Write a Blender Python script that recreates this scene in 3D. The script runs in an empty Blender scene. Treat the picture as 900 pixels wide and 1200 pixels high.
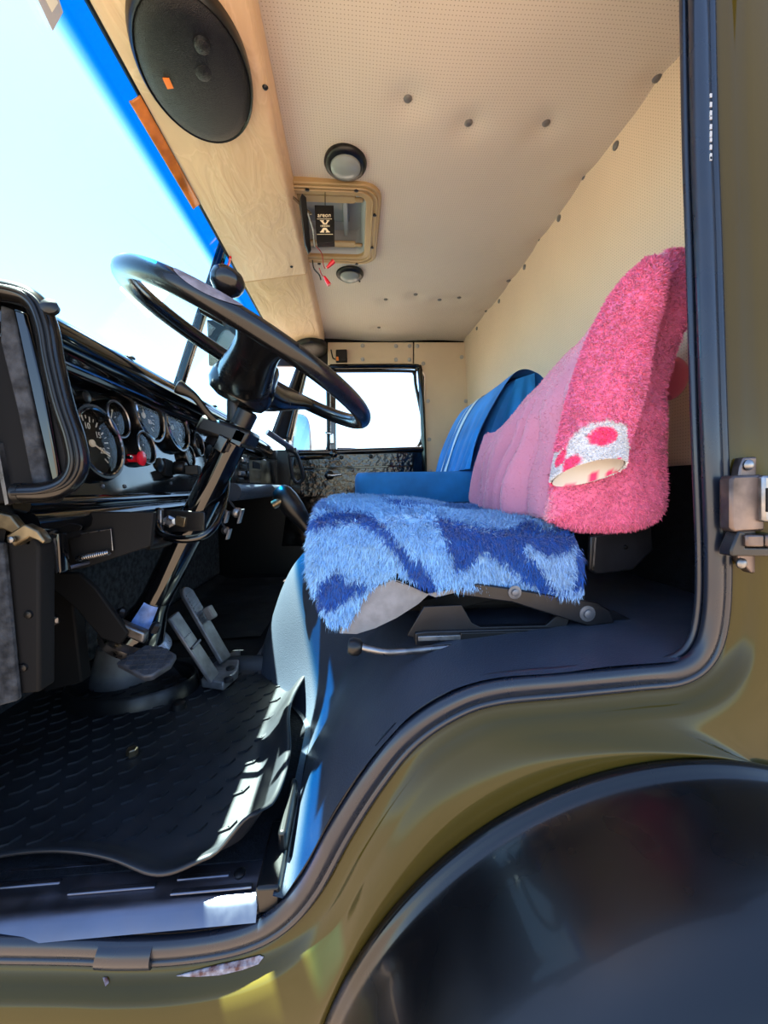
import bpy, math, random
import numpy as np
from mathutils import Vector, Matrix, noise
from mathutils.bvhtree import BVHTree

random.seed(7)
rng = np.random.default_rng(7)
S = bpy.context.scene
COL = S.collection
H = 1.75                      # eye height above the ground; z below is given relative to it

# ------------------------------------------------------------------ camera
F = 455.0
def nrm(v):
    v = np.array(v, float); return v / np.linalg.norm(v)
ROLL = 0.018
AY = nrm([(416 - 450) / F, (600 - 571) / F, -1])
up0 = np.array([-math.sin(ROLL), math.cos(ROLL), 0])
AZ = nrm(up0 - AY * up0.dot(AY))
AX = np.cross(AY, AZ)
RW = np.array([AX, AY, AZ])          # world = RW @ cam
cam_d = bpy.data.cameras.new('camera'); cam = bpy.data.objects.new('camera', cam_d); COL.objects.link(cam)
cam_d.sensor_fit = 'HORIZONTAL'; cam_d.sensor_width = 36; cam_d.lens = F / 900 * 36
cam_d.clip_start = 0.02; cam_d.clip_end = 500
cam.matrix_world = Matrix.Translation((0, 0, H)) @ Matrix([list(RW[i]) for i in range(3)]).to_4x4()
S.camera = cam

# ------------------------------------------------------------------ sky, sun, exposure
SUN = nrm([0.268, -0.24, -0.9])      # travel direction
w = bpy.data.worlds.new('sky'); S.world = w; w.use_nodes = True
nt = w.node_tree; bg = nt.nodes['Background']
sky = nt.nodes.new('ShaderNodeTexSky'); sky.sky_type = 'NISHITA'; sky.sun_disc = False
sky.sun_elevation = math.asin(-SUN[2]); sky.sun_rotation = math.atan2(-SUN[0], -SUN[1])
sky.air_density = 1.0; sky.dust_density = 0.4; sky.ozone_density = 2.0
nt.links.new(sky.outputs[0], bg.inputs[0]); bg.inputs[1].default_value = 0.43
sl = bpy.data.lights.new('sun', 'SUN'); so = bpy.data.objects.new('sun', sl); COL.objects.link(so)
sl.energy = 95.0; sl.angle = 0.009; sl.color = (1.0, 0.83, 0.69)
so.rotation_euler = Vector(SUN).to_track_quat('-Z', 'Y').to_euler(); so.location = (-3, 2, 8)
S.view_settings.view_transform = 'Standard'; S.view_settings.look = 'None'
S.view_settings.exposure = 0.55; S.view_settings.gamma = 1.0; S.view_settings.use_curve_mapping = False

# ------------------------------------------------------------------ pixel helpers (depth always given)
def ray(px, py):
    return RW @ np.array([(px - 450) / F, (600 - py) / F, -1.0])
def U(px, py, Y):
    d = ray(px, py); return tuple(d * (Y / d[1]))
def Ux(px, py, X):
    d = ray(px, py); return tuple(d * (X / d[0]))
def Uz(px, py, Z):
    d = ray(px, py); return tuple(d * (Z / d[2]))
def topx(p):
    c = np.asarray(p) @ RW
    return 450 - F * c[..., 0] / c[..., 2], 600 + F * c[..., 1] / c[..., 2]

# ------------------------------------------------------------------ geometry helpers
def cr(pts, n, closed=False):
    P = [np.array(p, float) for p in pts]; m = len(P); out = []
    segs = m if closed else m - 1
    for i in range(n):
        t = i * segs / (n if closed else (n - 1)); k = min(int(t), segs - 1); t -= k
        if closed: a, b, c, d = P[(k - 1) % m], P[k], P[(k + 1) % m], P[(k + 2) % m]
        else:
            b, c = P[k], P[k + 1]
            a = P[k - 1] if k > 0 else 2 * b - c
            d = P[k + 2] if k + 2 < m else 2 * c - b
        out.append(0.5 * (2 * b + (c - a) * t + (2 * a - 5 * b + 4 * c - d) * t * t + (3 * b - a - 3 * c + d) * t ** 3))
    return out
def sm(a, b, x):
    t = min(1, max(0, (x - a) / (b - a))); return t * t * (3 - 2 * t)
class G:
    def __init__(s): s.v = []; s.f = []
    def add(s, vs, fs):
        o = len(s.v); s.v += [tuple(float(c) for c in p) for p in vs]; s.f += [[i + o for i in f] for f in fs]; return s
    def box(s, x0, x1, y0, y1, z0, z1):
        return s.add([(x, y, z) for x in (x0, x1) for y in (y0, y1) for z in (z0, z1)],
                     [[0, 1, 3, 2], [4, 6, 7, 5], [0, 4, 5, 1], [2, 3, 7, 6], [0, 2, 6, 4], [1, 5, 7, 3]])
    def obox(s, c, ax, h):
        c = np.array(c, float); A = [nrm(a) * k for a, k in zip(ax, h)]
        return s.add([c + i * A[0] + j * A[1] + k * A[2] for i in (-1, 1) for j in (-1, 1) for k in (-1, 1)],
                     [[0, 1, 3, 2], [4, 6, 7, 5], [0, 4, 5, 1], [2, 3, 7, 6], [0, 2, 6, 4], [1, 5, 7, 3]])
    def loft(s, rows, cu=False, cv=False, caps=False):
        n = len(rows[0]); m = len(rows); fs = []
        for i in range(m if cv else m - 1):
            for j in range(n if cu else n - 1):
                a = i * n + j; b = i * n + (j + 1) % n; i2 = (i + 1) % m
                fs.append([a, b, i2 * n + (j + 1) % n, i2 * n + j])
        if caps: fs += [list(range(n))[::-1], list(range((m - 1) * n, m * n))]
        return s.add([p for r in rows for p in r], fs)
    def tube(s, path, r, seg=12, closed=False, flat=None):
        P = [np.array(p, float) for p in path]; n = len(P)
        R = r if isinstance(r, (list, tuple)) else [r] * n
        rows = []; prev = None
        for i in range(n):
            if closed: t = P[(i + 1) % n] - P[i - 1]
            else: t = P[min(i + 1, n - 1)] - P[max(i - 1, 0)]
            t = nrm(t)
            if prev is None:
                a = np.array([0, 1., 0]) if abs(t[1]) < .9 else np.array([1., 0, 0])
                u = nrm(a - t * a.dot(t))
            else: u = nrm(prev - t * prev.dot(t))
            prev = u; v = np.cross(t, u)
            fu, fv = flat if flat else (1, 1)
            rows.append([P[i] + R[i] * (fu * u * math.cos(k * 2 * math.pi / seg) + fv * v * math.sin(k * 2 * math.pi / seg)) for k in range(seg)])
        return s.loft(rows, cu=True, cv=closed, caps=not closed)
    def lathe(s, c, axis, prof, seg=28, su=1, sv=1, ref=None, caps=True):
        c = np.array(c, float); a = nrm(axis)
        b = np.array(ref, float) if ref is not None else (np.array([0, 1., 0]) if abs(a[1]) < .9 else np.array([0, 0, 1.]))
        u = nrm(b - a * b.dot(a)); v = np.cross(a, u)
        rows = [[c + a * h + r * (su * u * math.cos(k * 2 * math.pi / seg) + sv * v * math.sin(k * 2 * math.pi / seg)) for k in range(seg)] for r, h in prof]
        return s.loft(rows, cu=True, caps=caps)
    def prism(s, poly, off):
        off = np.array(off, float); P = [np.array(p, float) for p in poly]; n = len(P)
        fs = [list(range(n)), list(range(n, 2 * n))[::-1]]
        fs += [[i, i + n, (i + 1) % n + n, (i + 1) % n] for i in range(n)]
        return s.add(P + [p + off for p in P], fs)
    def pxprism(s, pts, Y, dy):
        return s.prism([U(x, y, Y) for x, y in pts], (0, dy, 0))
def g(): return G()
def rrect(x0, x1, y0, y1, r, n=6):
    out = []
    for cx, cy, a in ((x1 - r, y1 - r, 0), (x0 + r, y1 - r, 90), (x0 + r, y0 + r, 180), (x1 - r, y0 + r, 270)):
        for k in range(n + 1):
            t = math.radians(a + 90 * k / n); out.append((cx + r * math.cos(t), cy + r * math.sin(t)))
    return out

def obj(name, geo, mat, parent=None, loc=None, bevel=0, smooth=40, kind=None, recalc=True, label=None):
    me = bpy.data.meshes.new(name)
    off = 0 if loc is not None else H
    me.from_pydata([(a, b, c + off) for a, b, c in geo.v], [], geo.f)
    if recalc:
        import bmesh
        bm = bmesh.new(); bm.from_mesh(me); bmesh.ops.recalc_face_normals(bm, faces=bm.faces); bm.to_mesh(me); bm.free()
    if smooth:
        me.shade_smooth(); me.set_sharp_from_angle(angle=math.radians(smooth))
    o = bpy.data.objects.new(name, me); COL.objects.link(o)
    me.materials.append(mat)
    if loc is not None: o.location = (loc[0], loc[1], loc[2] + H)
    if parent is not None: adopt(o, parent)
    if bevel:
        b = o.modifiers.new('bevel', 'BEVEL'); b.width = bevel; b.segments = 2; b.limit_method = 'ANGLE'; b.angle_limit = math.radians(35)
        me.set_sharp_from_angle(angle=math.radians(75))
    if kind: o['kind'] = kind
    if label: o['label'] = label
    return o
def world_loc(o):
    l = Vector(o.location)
    if o.parent is not None: l = l + world_loc(o.parent) + o.matrix_parent_inverse.translation
    return l
def adopt(o, parent):
    wl = world_loc(parent); o.parent = parent; o.matrix_parent_inverse = Matrix.Translation(-wl)
def tag(o, label, cat, group=None):
    o['label'] = label; o['category'] = cat
    if group: o['group'] = group
    return o
def thing(name, label, cat, loc, group=None):
    o = bpy.data.objects.new(name, None); COL.objects.link(o); o.location = (loc[0], loc[1], loc[2] + H); o.empty_display_size = .05
    return tag(o, label, cat, group)
def struct(name, geo, mat, **k):
    return obj(name, geo, mat, kind='structure', **k)
def dup(src, parent, loc=None):
    c = src.copy(); COL.objects.link(c); 
    if loc is not None: c.location = (loc[0], loc[1], loc[2] + H)
    if parent is not None: c.parent = None; adopt(c, parent)
    return c
def text_geo(txt, size, c, ux, uz, depth=.0006):
    cu = bpy.data.curves.new('t', 'FONT'); cu.body = txt; cu.size = size; cu.align_x = 'CENTER'; cu.align_y = 'CENTER'; cu.extrude = depth
    to = bpy.data.objects.new('t', cu); COL.objects.link(to)
    dg = bpy.context.evaluated_depsgraph_get(); me = bpy.data.meshes.new_from_object(to.evaluated_get(dg))
    c = np.array(c); ux = nrm(ux); uz = nrm(uz); n = np.cross(ux, uz)
    q = G().add([c + v.co.x * ux + v.co.y * uz + v.co.z * n for v in me.vertices], [list(p.vertices) for p in me.polygons])
    bpy.data.objects.remove(to); bpy.data.meshes.remove(me); bpy.data.curves.remove(cu)
    return q

# ------------------------------------------------------------------ materials
def mat(name, col, rough=.5, metal=0, bump=None, coat=0, var=None, spec=.5, rvar=None, sheen=0, wave=None):
    m = bpy.data.materials.new(name); m.use_nodes = True; t = m.node_tree; b = t.nodes['Principled BSDF']
    b.inputs['Base Color'].default_value = (*col, 1); b.inputs['Roughness'].default_value = rough
    b.inputs['Metallic'].default_value = metal; b.inputs['Coat Weight'].default_value = coat
    b.inputs['Coat Roughness'].default_value = .06; b.inputs['Specular IOR Level'].default_value = spec
    b.inputs['Sheen Weight'].default_value = sheen
    tc = t.nodes.new('ShaderNodeTexCoord')
    def nz(scale, detail=4):
        n = t.nodes.new('ShaderNodeTexNoise'); n.inputs['Scale'].default_value = scale; n.inputs['Detail'].default_value = detail
        t.links.new(tc.outputs['Object'], n.inputs['Vector']); return n
    if var:
        n = nz(var[0]); r = t.nodes.new('ShaderNodeValToRGB'); k = var[1]
        c2 = var[2] if len(var) > 2 else tuple(c * (1 - k) for c in col)
        c3 = tuple(min(1, c * (1 + k)) for c in col) if len(var) < 3 else col
        r.color_ramp.elements[0].color = (*c2, 1); r.color_ramp.elements[1].color = (*c3, 1)
        r.color_ramp.elements[0].position = .35; r.color_ramp.elements[1].position = .65
        t.links.new(n.outputs['Fac'], r.inputs['Fac']); t.links.new(r.outputs['Color'], b.inputs['Base Color'])
    if rvar:
        n = nz(rvar[0]); mr = t.nodes.new('ShaderNodeMapRange'); mr.inputs['From Min'].default_value = .35; mr.inputs['From Max'].default_value = .7
        mr.inputs['To Min'].default_value = rvar[1]; mr.inputs['To Max'].default_value = rvar[2]
        t.links.new(n.outputs['Fac'], mr.inputs['Value']); t.links.new(mr.outputs['Result'], b.inputs['Roughness'])
    if bump:
        n = nz(bump[0], bump[3] if len(bump) > 3 else 4); bp = t.nodes.new('ShaderNodeBump'); bp.inputs['Strength'].default_value = bump[1]; bp.inputs['Distance'].default_value = bump[2]
        t.links.new(n.outputs['Fac'], bp.inputs['Height']); t.links.new(bp.outputs['Normal'], b.inputs['Normal'])
    return m
def perf_mat(name, col, ax, s=.008):
    """beige vinyl with a regular grid of pin holes"""
    m = mat(name, col, .62, var=(3.0, .04), bump=None, spec=.35); t = m.node_tree; b = t.nodes['Principled BSDF']
    tc = t.nodes.new('ShaderNodeTexCoord'); sep = t.nodes.new('ShaderNodeSeparateXYZ'); t.links.new(tc.outputs['Object'], sep.inputs[0])
    def mth(op, a, bb=None):
        n = t.nodes.new('ShaderNodeMath'); n.operation = op
        for i, q in enumerate((a, bb)):
            if q is None: continue
            if isinstance(q, (int, float)): n.inputs[i].default_value = q
            else: t.links.new(q, n.inputs[i])
        return n.outputs[0]
    d = []
    for a in ax:
        f = mth('FRACT', mth('MULTIPLY', sep.outputs[a], 1 / s)); e = mth('SUBTRACT', f, .5); d.append(mth('MULTIPLY', e, e))
    r = mth('SQRT', mth('ADD', d[0], d[1]))
    hole = mth('MULTIPLY', mth('LESS_THAN', r, .14), .8)
    mix = t.nodes.new('ShaderNodeMix'); mix.data_type = 'RGBA'
    src = b.inputs['Base Color'].links[0].from_socket
    t.links.new(hole, mix.inputs['Factor']); t.links.new(src, mix.inputs['A']); mix.inputs['B'].default_value = (col[0] * .35, col[1] * .32, col[2] * .28, 1)
    t.links.new(mix.outputs['Result'], b.inputs['Base Color'])
    return m
def glass_mat(name, col, grad=None, refl=.9):
    m = bpy.data.materials.new(name); m.use_nodes = True; t = m.node_tree; t.nodes.remove(t.nodes['Principled BSDF'])
    out = t.nodes['Material Output']; tr = t.nodes.new('ShaderNodeBsdfTransparent'); gl = t.nodes.new('ShaderNodeBsdfGlossy'); gl.inputs['Roughness'].default_value = .02
    lw = t.nodes.new('ShaderNodeLayerWeight'); pw = t.nodes.new('ShaderNodeMath'); pw.operation = 'POWER'; pw.inputs[1].default_value = 5
    t.links.new(lw.outputs['Facing'], pw.inputs[0]); fr = t.nodes.new('ShaderNodeMath'); fr.operation = 'MULTIPLY_ADD'; fr.inputs[1].default_value = .8 * refl; fr.inputs[2].default_value = .035 * refl; t.links.new(pw.outputs[0], fr.inputs[0]); mx = t.nodes.new('ShaderNodeMixShader')
    tr.inputs['Color'].default_value = (*col, 1)
    if grad:
        tc = t.nodes.new('ShaderNodeTexCoord'); sep = t.nodes.new('ShaderNodeSeparateXYZ'); mr = t.nodes.new('ShaderNodeMapRange'); rp = t.nodes.new('ShaderNodeValToRGB')
        mr.inputs['From Min'].default_value = grad[0]; mr.inputs['From Max'].default_value = grad[1]
        t.links.new(tc.outputs['Object'], sep.inputs[0]); t.links.new(sep.outputs['Z'], mr.inputs['Value']); t.links.new(mr.outputs['Result'], rp.inputs['Fac'])
        rp.color_ramp.elements[0].color = (*col, 1); rp.color_ramp.elements[1].color = (*grad[2], 1)
        t.links.new(rp.outputs['Color'], tr.inputs['Color'])
    t.links.new(fr.outputs[0], mx.inputs[0]); t.links.new(tr.outputs[0], mx.inputs[1]); t.links.new(gl.outputs[0], mx.inputs[2]); t.links.new(mx.outputs[0], out.inputs['Surface'])
    return m
def col_mat(name, rough=.85, sheen=.3):
    m = mat(name, (.5, .5, .5), rough, spec=.2, sheen=sheen); t = m.node_tree; a = t.nodes.new('ShaderNodeAttribute'); a.attribute_name = 'Col'
    t.links.new(a.outputs['Color'], t.nodes['Principled BSDF'].inputs['Base Color']); return m

M_ceil = perf_mat('perforated_beige_vinyl_ceiling', (.60, .525, .445), (0, 1), .0068)
M_rear = perf_mat('perforated_beige_vinyl_wall', (.66, .515, .375), (1, 2), .0068)
M_beige = mat('beige_vinyl', (.60, .47, .33), .55, var=(5, .05), bump=(60, .15, .002))
M_tan = mat('crumpled_tan_vinyl', (.62, .43, .235), .42, var=(9, .10), bump=None, spec=.4)
# crumple relief for the overhead shelf: stretched noise + fine grain
_t = M_tan.node_tree; _tc = _t.nodes.new('ShaderNodeTexCoord'); _mp = _t.nodes.new('ShaderNodeMapping'); _mp.inputs['Scale'].default_value = (11, 3.5, 11)
_n = _t.nodes.new('ShaderNodeTexNoise'); _n.inputs['Scale'].default_value = 1.6; _n.inputs['Detail'].default_value = 3; _n.inputs['Distortion'].default_value = 1.2
_b = _t.nodes.new('ShaderNodeBump'); _b.inputs['Strength'].default_value = .5; _b.inputs['Distance'].default_value = .014
_t.links.new(_tc.outputs['Object'], _mp.inputs[0]); _t.links.new(_mp.outputs[0], _n.inputs['Vector']); _t.links.new(_n.outputs['Fac'], _b.inputs['Height']); _t.links.new(_b.outputs[0], _t.nodes['Principled BSDF'].inputs['Normal'])
_r = _t.nodes.new('ShaderNodeValToRGB'); _e = _r.color_ramp.elements; _e[0].position = .30; _e[0].color = (.61, .42, .255, 1); _e[1].position = .62; _e[1].color = (.67, .465, .285, 1)  # colour follows the bump noise: wrinkle shading put into the colour
_k = _e.new(.47); _k.color = (.64, .44, .27, 1); _k = _e.new(.50); _k.color = (.69, .49, .31, 1); _k = _e.new(.53); _k.color = (.62, .43, .26, 1)
_t.links.new(_n.outputs['Fac'], _r.inputs['Fac']); _t.links.new(_r.outputs['Color'], _t.nodes['Principled BSDF'].inputs['Base Color'])
M_gloss = mat('black_gloss_paint', (.0015, .0018, .0026), .08, coat=.3, rvar=(14, .05, .14), spec=.5)
M_glosscr = mat('black_gloss_lumpy', (.004, .004, .0045), .1, coat=.3, bump=(34, .5, .010, 2))
M_black = mat('black_satin_metal', (.003, .0033, .0042), .34, bump=(90, .1, .001), spec=.4)
M_matte = mat('black_matte', (.0025, .0028, .0036), .75, spec=.25)
M_plast = mat('black_plastic', (.004, .0043, .005), .34, bump=(300, .06, .0006), spec=.4)
M_wheel = mat('steering_wheel_plastic', (.0035, .0036, .0045), .22, coat=.15, rvar=(20, .18, .3), spec=.4)
M_rubber = mat('black_rubber', (.004, .0045, .006), .4, rvar=(25, .3, .5), spec=.35)
M_seal = mat('grey_black_seal_rubber', (.008, .012, .022), .3, rvar=(18, .22, .4), spec=.55)
M_mat = mat('rubber_floor_mat', (.013, .0145, .018), .45, var=(7, .35), rvar=(9, .34, .55), spec=.4)
M_vinyl = mat('dark_grain_vinyl', (.034, .043, .062), .36, bump=(420, .5, .0015, 2), rvar=(6, .3, .5), spec=.4)
M_alu = mat('brushed_aluminium', (.12, .128, .165), .38, 1, rvar=(40, .34, .46), var=(12, .08))
M_steel = mat('worn_steel', (.22, .22, .23), .38, 1, rvar=(60, .25, .55), var=(40, .3))
M_dsteel = mat('dark_painted_steel', (.008, .0085, .011), .35, var=(30, .3), bump=(60, .2, .001), spec=.4)
M_pedal = mat('grey_cast_pedal', (.15, .16, .185), .45, .6, var=(35, .25), bump=(120, .2, .001))
M_ped = mat('grey_cast_metal', (.16, .16, .165), .6, .4, var=(18, .25), bump=(80, .2, .001))
M_chrome = mat('chrome', (.45, .46, .48), .12, 1)
M_brass = mat('tarnished_plated_steel', (.17, .135, .085), .35, .9, var=(50, .3))
M_hinge = mat('tarnished_latch_steel', (.12, .095, .09), .4, .9, var=(22, .45), rvar=(30, .3, .55))
M_felt = mat('grey_felt', (.035, .039, .046), .95, var=(60, .5), bump=(90, .9, .004), spec=.2)
M_darkcarpet = mat('dark_carpet', (.004, .005, .008), .9, var=(80, .4), bump=(200, .6, .003), spec=.2)
M_olive = mat('olive_gloss_paint', (.050, .037, .0065), .08, coat=.0, var=(3, .1), rvar=(5, .05, .16), bump=(9, .05, .006, 2), spec=.24)
M_fender = mat('black_fender_plastic', (.002, .0023, .0032), .26, coat=.15, rvar=(6, .2, .42), bump=(5, .06, .01, 3), spec=.4)
M_frame = mat('tan_hatch_plastic', (.36, .24, .11), .35, spec=.5)
M_greyp = mat('grey_plastic', (.33, .35, .37), .45)
M_lens = mat('frosted_lamp_lens', (.24, .27, .27), .22, spec=.5)
M_button = mat('grey_upholstery_button', (.13, .125, .125), .35)
M_rivet = mat('grey_panel_cap', (.36, .35, .35), .35)
M_grille = mat('speaker_grille', (.007, .0075, .0095), .30, .2, bump=(900, .8, .001, 0), spec=.4)
M_orange = mat('orange_plastic', (.75, .20, .03), .35)
M_amber = mat('amber_acrylic', (.50, .16, .03), .2, var=(16, .4)); 
M_red = mat('red_plastic', (.65, .01, .025), .25)
M_white = mat('white_print', (.8, .78, .72), .5)
M_cream = mat('cream_print', (.82, .74, .55), .5)
M_box = mat('black_card', (.004, .004, .005), .4, spec=.3)
M_dial = mat('gauge_dial', (.012, .012, .012), .5, spec=.3)
M_stick = mat('grey_sticker', (.42, .42, .45), .6); M_stick2 = mat('cream_sticker', (.75, .72, .60), .6)
M_bluelab = mat('blue_worn_label', (.10, .19, .45), .45, var=(45, .4))
M_velour = mat('blue_velour', (.003, .165, .47), .75, sheen=.05, var=(10, .22), bump=(260, .3, .001))
M_towel = mat('blue_towel', (.002, .20, .56), .8, sheen=.05, var=(7, .25), bump=(300, .35, .001))
M_stripe = mat('white_woven_stripe', (.55, .74, .82), .6)
M_backing = mat('canvas_backing', (.20, .20, .21), .9, var=(60, .12), bump=(500, .5, .0008))
M_pinkbase = col_mat('pink_fleece_base'); M_furpink = col_mat('pink_fleece_pile', .8); M_furblue = col_mat('blue_shag_pile', .6)
M_ground = mat('pale_concrete_ground', (.062, .050, .036), .9, var=(.7, .12))
M_mirror = mat('mirror_glass_painted_sky_blue', (.16, .30, .52), .02, 1)  # blue of the reflected sky is put into the mirror colour
M_rust = mat('chipped_paint_rust', (.30, .30, .34), .6, var=(110, .5, (.07, .015, .012)))
M_wind = glass_mat('windscreen_glass', (.79, .96, .98), (2.455, 2.487, (.02, .37, .66)), refl=.4)
M_padr = mat('worn_pedal_rubber', (.035, .040, .052), .5, var=(60, .3))
M_glass = glass_mat('clear_glass', (.95, .98, .98))
M_gglass = glass_mat('gauge_glass', (.9, .9, .9), refl=.35)

# ================================================================== SETTING
CZ, FZ, YF, XR = .835, -.495, 2.25, .648
struct('ground', g().add([(-60, -60, -H), (60, -60, -H), (60, 60, -H), (-60, 60, -H)], [[0, 1, 2, 3]]), M_ground)

# --- ceiling with button dimples, a hatch opening
cb = [(478, 116), (549, 145), (640, 150), (487, 347), (538, 349), (452, 353), (444, 384), (515, 352), (470, 190 - 110)]
cb = cb[:8]
ce = [(770, 97), (686, 212), (634, 283), (596, 330), (570, 366), (549, 396)]
wb = [(728, 171), (661, 256), (618, 313), (587, 353), (562, 385)]
cbp = [Uz(a, b, CZ) for a, b in cb]; cep = [Uz(a, b, CZ) for a, b in ce]
def wallx(z): return XR + .04 * (CZ - z)
wbp = [Ux(a, b, XR + .012) for a, b in wb]
OX0, OX1, OY0, OY1 = -.21, Uz(444.5, 262, CZ - .012)[0], Uz(420, 217, CZ - .012)[1], Uz(420, 310, CZ - .012)[1]
HX0, HX1, HY0, HY1 = round(OX0 + .01, 4), round(OX1 - .038, 4), round(OY0 + .038, 4), round(OY1 - .038, 4)
def ceil_z(x, y):
    z = CZ + .006 * math.sin(x * 9) * math.sin(y * 5)
    for p in cbp + cep:
        d2 = (x - p[0]) ** 2 + (y - p[1]) ** 2
        z += .010 * math.exp(-d2 / .0016) - .003 * math.exp(-d2 / .012)
    # low ridge added to the vinyl shape to catch a bright light streak
    a, b = np.array([.09, .72]), np.array([.175, .50])
    q = np.array([x, y]); tt = np.clip((q - a).dot(b - a) / (b - a).dot(b - a), 0, 1); d = np.linalg.norm(q - a - tt * (b - a))
    z -= .004 * math.exp(-(d / .006) ** 2)
    return z
def axis_vals(a, b, n, extra):
    v = sorted(set([round(a + (b - a) * i / n, 4) for i in range(n + 1)] + extra)); return v
xs = axis_vals(-.372, .665, 110, [HX0, HX1]); ys = axis_vals(.44, YF + .02, 170, [HY0, HY1])
q = G(); vs = [(x, y, ceil_z(x, y)) for x in xs for y in ys]; fs = []
for i in range(len(xs) - 1):
    for j in range(len(ys) - 1):
        if xs[i] >= HX0 - 1e-6 and xs[i + 1] <= HX1 + 1e-6 and ys[j] >= HY0 - 1e-6 and ys[j + 1] <= HY1 + 1e-6: continue
        a = i * len(ys) + j; fs.append([a, a + 1, a + len(ys) + 1, a + len(ys)])
q.add(vs, fs)
ceiling = struct('ceiling', q, M_ceil, recalc=False)
btn = None
def button(parent, p, axis, r=.0095, m=M_button, name='button'):
    global btn
    return obj(name, g().lathe((0, 0, 0), axis, [(r, -.004), (r, .0015), (r * .75, .004), (r * .3, .0052)], 14), m, parent, loc=p)
b0 = None
for p in cbp + cep:
    z = ceil_z(p[0], p[1])
    if b0 is None: b0 = button(ceiling, (p[0], p[1], z), (0, 0, -1)); 
    else: dup(b0, ceiling, (p[0], p[1], z))
# outer roof, unseen, put in so no light leaks through
struct('trim_1', g().box(-.395, .80, .40, 2.40, CZ + .10, CZ + .12), M_olive)
# --- rear wall
def wall_pt(y, z): 
    return (wallx(z) + .004 * math.sin(y * 6 + z * 5), y, z)
zs = [CZ + .02 - i * (CZ + .02 - .03) / 30 for i in range(31)]; yy = [.45 + i * (YF - .45 + .02) / 60 for i in range(61)]
wr = struct('wall_rear', g().loft([[wall_pt(y, z) for y in yy] for z in zs]), M_rear)
b1 = None
for p in wbp:
    pp = (wallx(p[2]) + .004 * math.sin(p[1] * 6 + p[2] * 5) - .001, p[1], p[2])
    if b1 is None: b1 = button(wr, pp, (-1, 0, 0))
    else: dup(b1, wr, pp)
obj('lower_carpet', g().box(.655, .70, .45, YF + .02, -.30, .035), M_darkcarpet, wr)
struct('trim_2', g().box(.72, .74, .42, 2.38, -.40, CZ + .12), M_olive)  # unseen back shell, put in against light leaks

# --- far wall: beige panels round the passenger door
wf = struct('wall_far', g().box(-.80, .72, YF + .10, YF + .12, -.60, CZ + .1).add([], []), M_black)
# opening for the passenger window is cut by building the wall from strips
wf.data.clear_geometry()
P = lambda x, y, Y=YF: U(x, y, Y)
def far_panel(name, pts, m, parent, Y=YF, dy=.012, **k): return obj(name, g().pxprism(pts, Y, dy), m, parent, **k)
zt, zb = P(430, 400)[2], P(430, 429)[2]
def rect(x0, x1, z0, z1, Y, dy): return g().box(x0, x1, Y, Y + dy, z0, z1)
xw = lambda px, py=480: P(px, py)[0]
q = rect(-.80, .72, P(430, 428)[2], CZ + .1, YF + .03, .02); q.box(xw(494), .72, YF + .03, YF + .05, -.6, CZ + .1); q.box(-.80, xw(494), YF + .03, YF + .05, -.6, P(430, 526)[2])
me = bpy.data.meshes.new('wall_far'); me.from_pydata([(a, b, c + H) for a, b, c in q.v], [], q.f); me.materials.append(M_black); wf.data = me
far_panel('header_panel', [(384, 401), (484, 401), (484, 431), (384, 431)], M_beige, wf, Y=YF, dy=.03, bevel=.003)
far_panel('corner_panel', [(485.5, 401), (552, 401), (556, 560), (556, 640), (498, 640), (498, 440), (494, 431), (485.5, 431)], M_beige, wf, Y=YF, dy=.03, bevel=.003)
rv = [(425, 405), (425, 421), (464, 405.5), (464, 421.5), (480, 405.5), (480, 421.5), (489, 405.5), (496, 426), (541, 418.5), (501.5, 470), (546, 470), (503, 515), (504, 552), (548, 515)]
r0 = None
for a, b in rv:
    p = P(a, b, YF - .001)
    if r0 is None: r0 = button(wf, p, (0, -1, 0), .0115, M_rivet, 'panel_cap')
    else: dup(r0, wf, p)

# --- passenger door with window, vent window, handle
dr = struct('door_1', g().pxprism([(344, 532), (496, 526), (498, 640), (330, 640)], YF - .012, .03), M_gloss, bevel=.004)
obj('door_card', g().pxprism([(352, 551), (484, 546), (486, 578), (482, 582), (352, 582)], YF - .020, .008), M_glosscr, dr, bevel=.003)
obj('upper_rail', g().pxprism([(350, 533), (484, 531), (484, 545), (350, 549)], YF - .018, .006), M_glosscr, dr, bevel=.002)
fr = [(387, 430), (480, 429.5), (489, 432), (492.5, 440), (497, 535), (497, 600)]
obj('window_frame', g().tube(cr([P(a, b, YF - .005) for a, b in fr], 40), .020, 10, flat=(1.0, .75)), M_gloss, dr)
obj('frame_seal', g().tube(cr([P(a, b, YF + .005) for a, b in [(388, 435), (478, 435), (485, 438), (486.5, 446), (489, 524), (395, 526)]], 50), .009, 8), M_rubber, dr)
obj('window_sill', g().tube([P(350, 531, YF - .012), P(495, 526.5, YF - .012)], .017, 10), M_gloss, dr)
obj('divider_bar', g().pxprism([(384, 428), (393, 428), (394, 530), (386, 530)], YF - .01, .02), M_gloss, dr, bevel=.003)
obj('divider_edge', g().pxprism([(385.5, 440), (387.5, 440), (388.5, 528), (386.5, 528)], YF - .016, .008), M_steel, dr)
obj('vent_frame', g().tube(cr([P(a, b, YF - .01) for a, b in [(358, 436), (347, 480), (336, 524), (350, 531), (375, 531.5), (384, 526), (385, 500), (384, 440)]], 50), .011, 8), M_black, dr)
obj('vent_latch', g().obox(P(389, 514, YF - .02), [(1, 0, 0), (0, 1, 0), (0, 0, 1)], (.012, .008, .028)).tube([P(389, 508, YF - .03), P(381, 507, YF - .03)], .008, 8), M_chrome, dr, bevel=.004)
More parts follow.
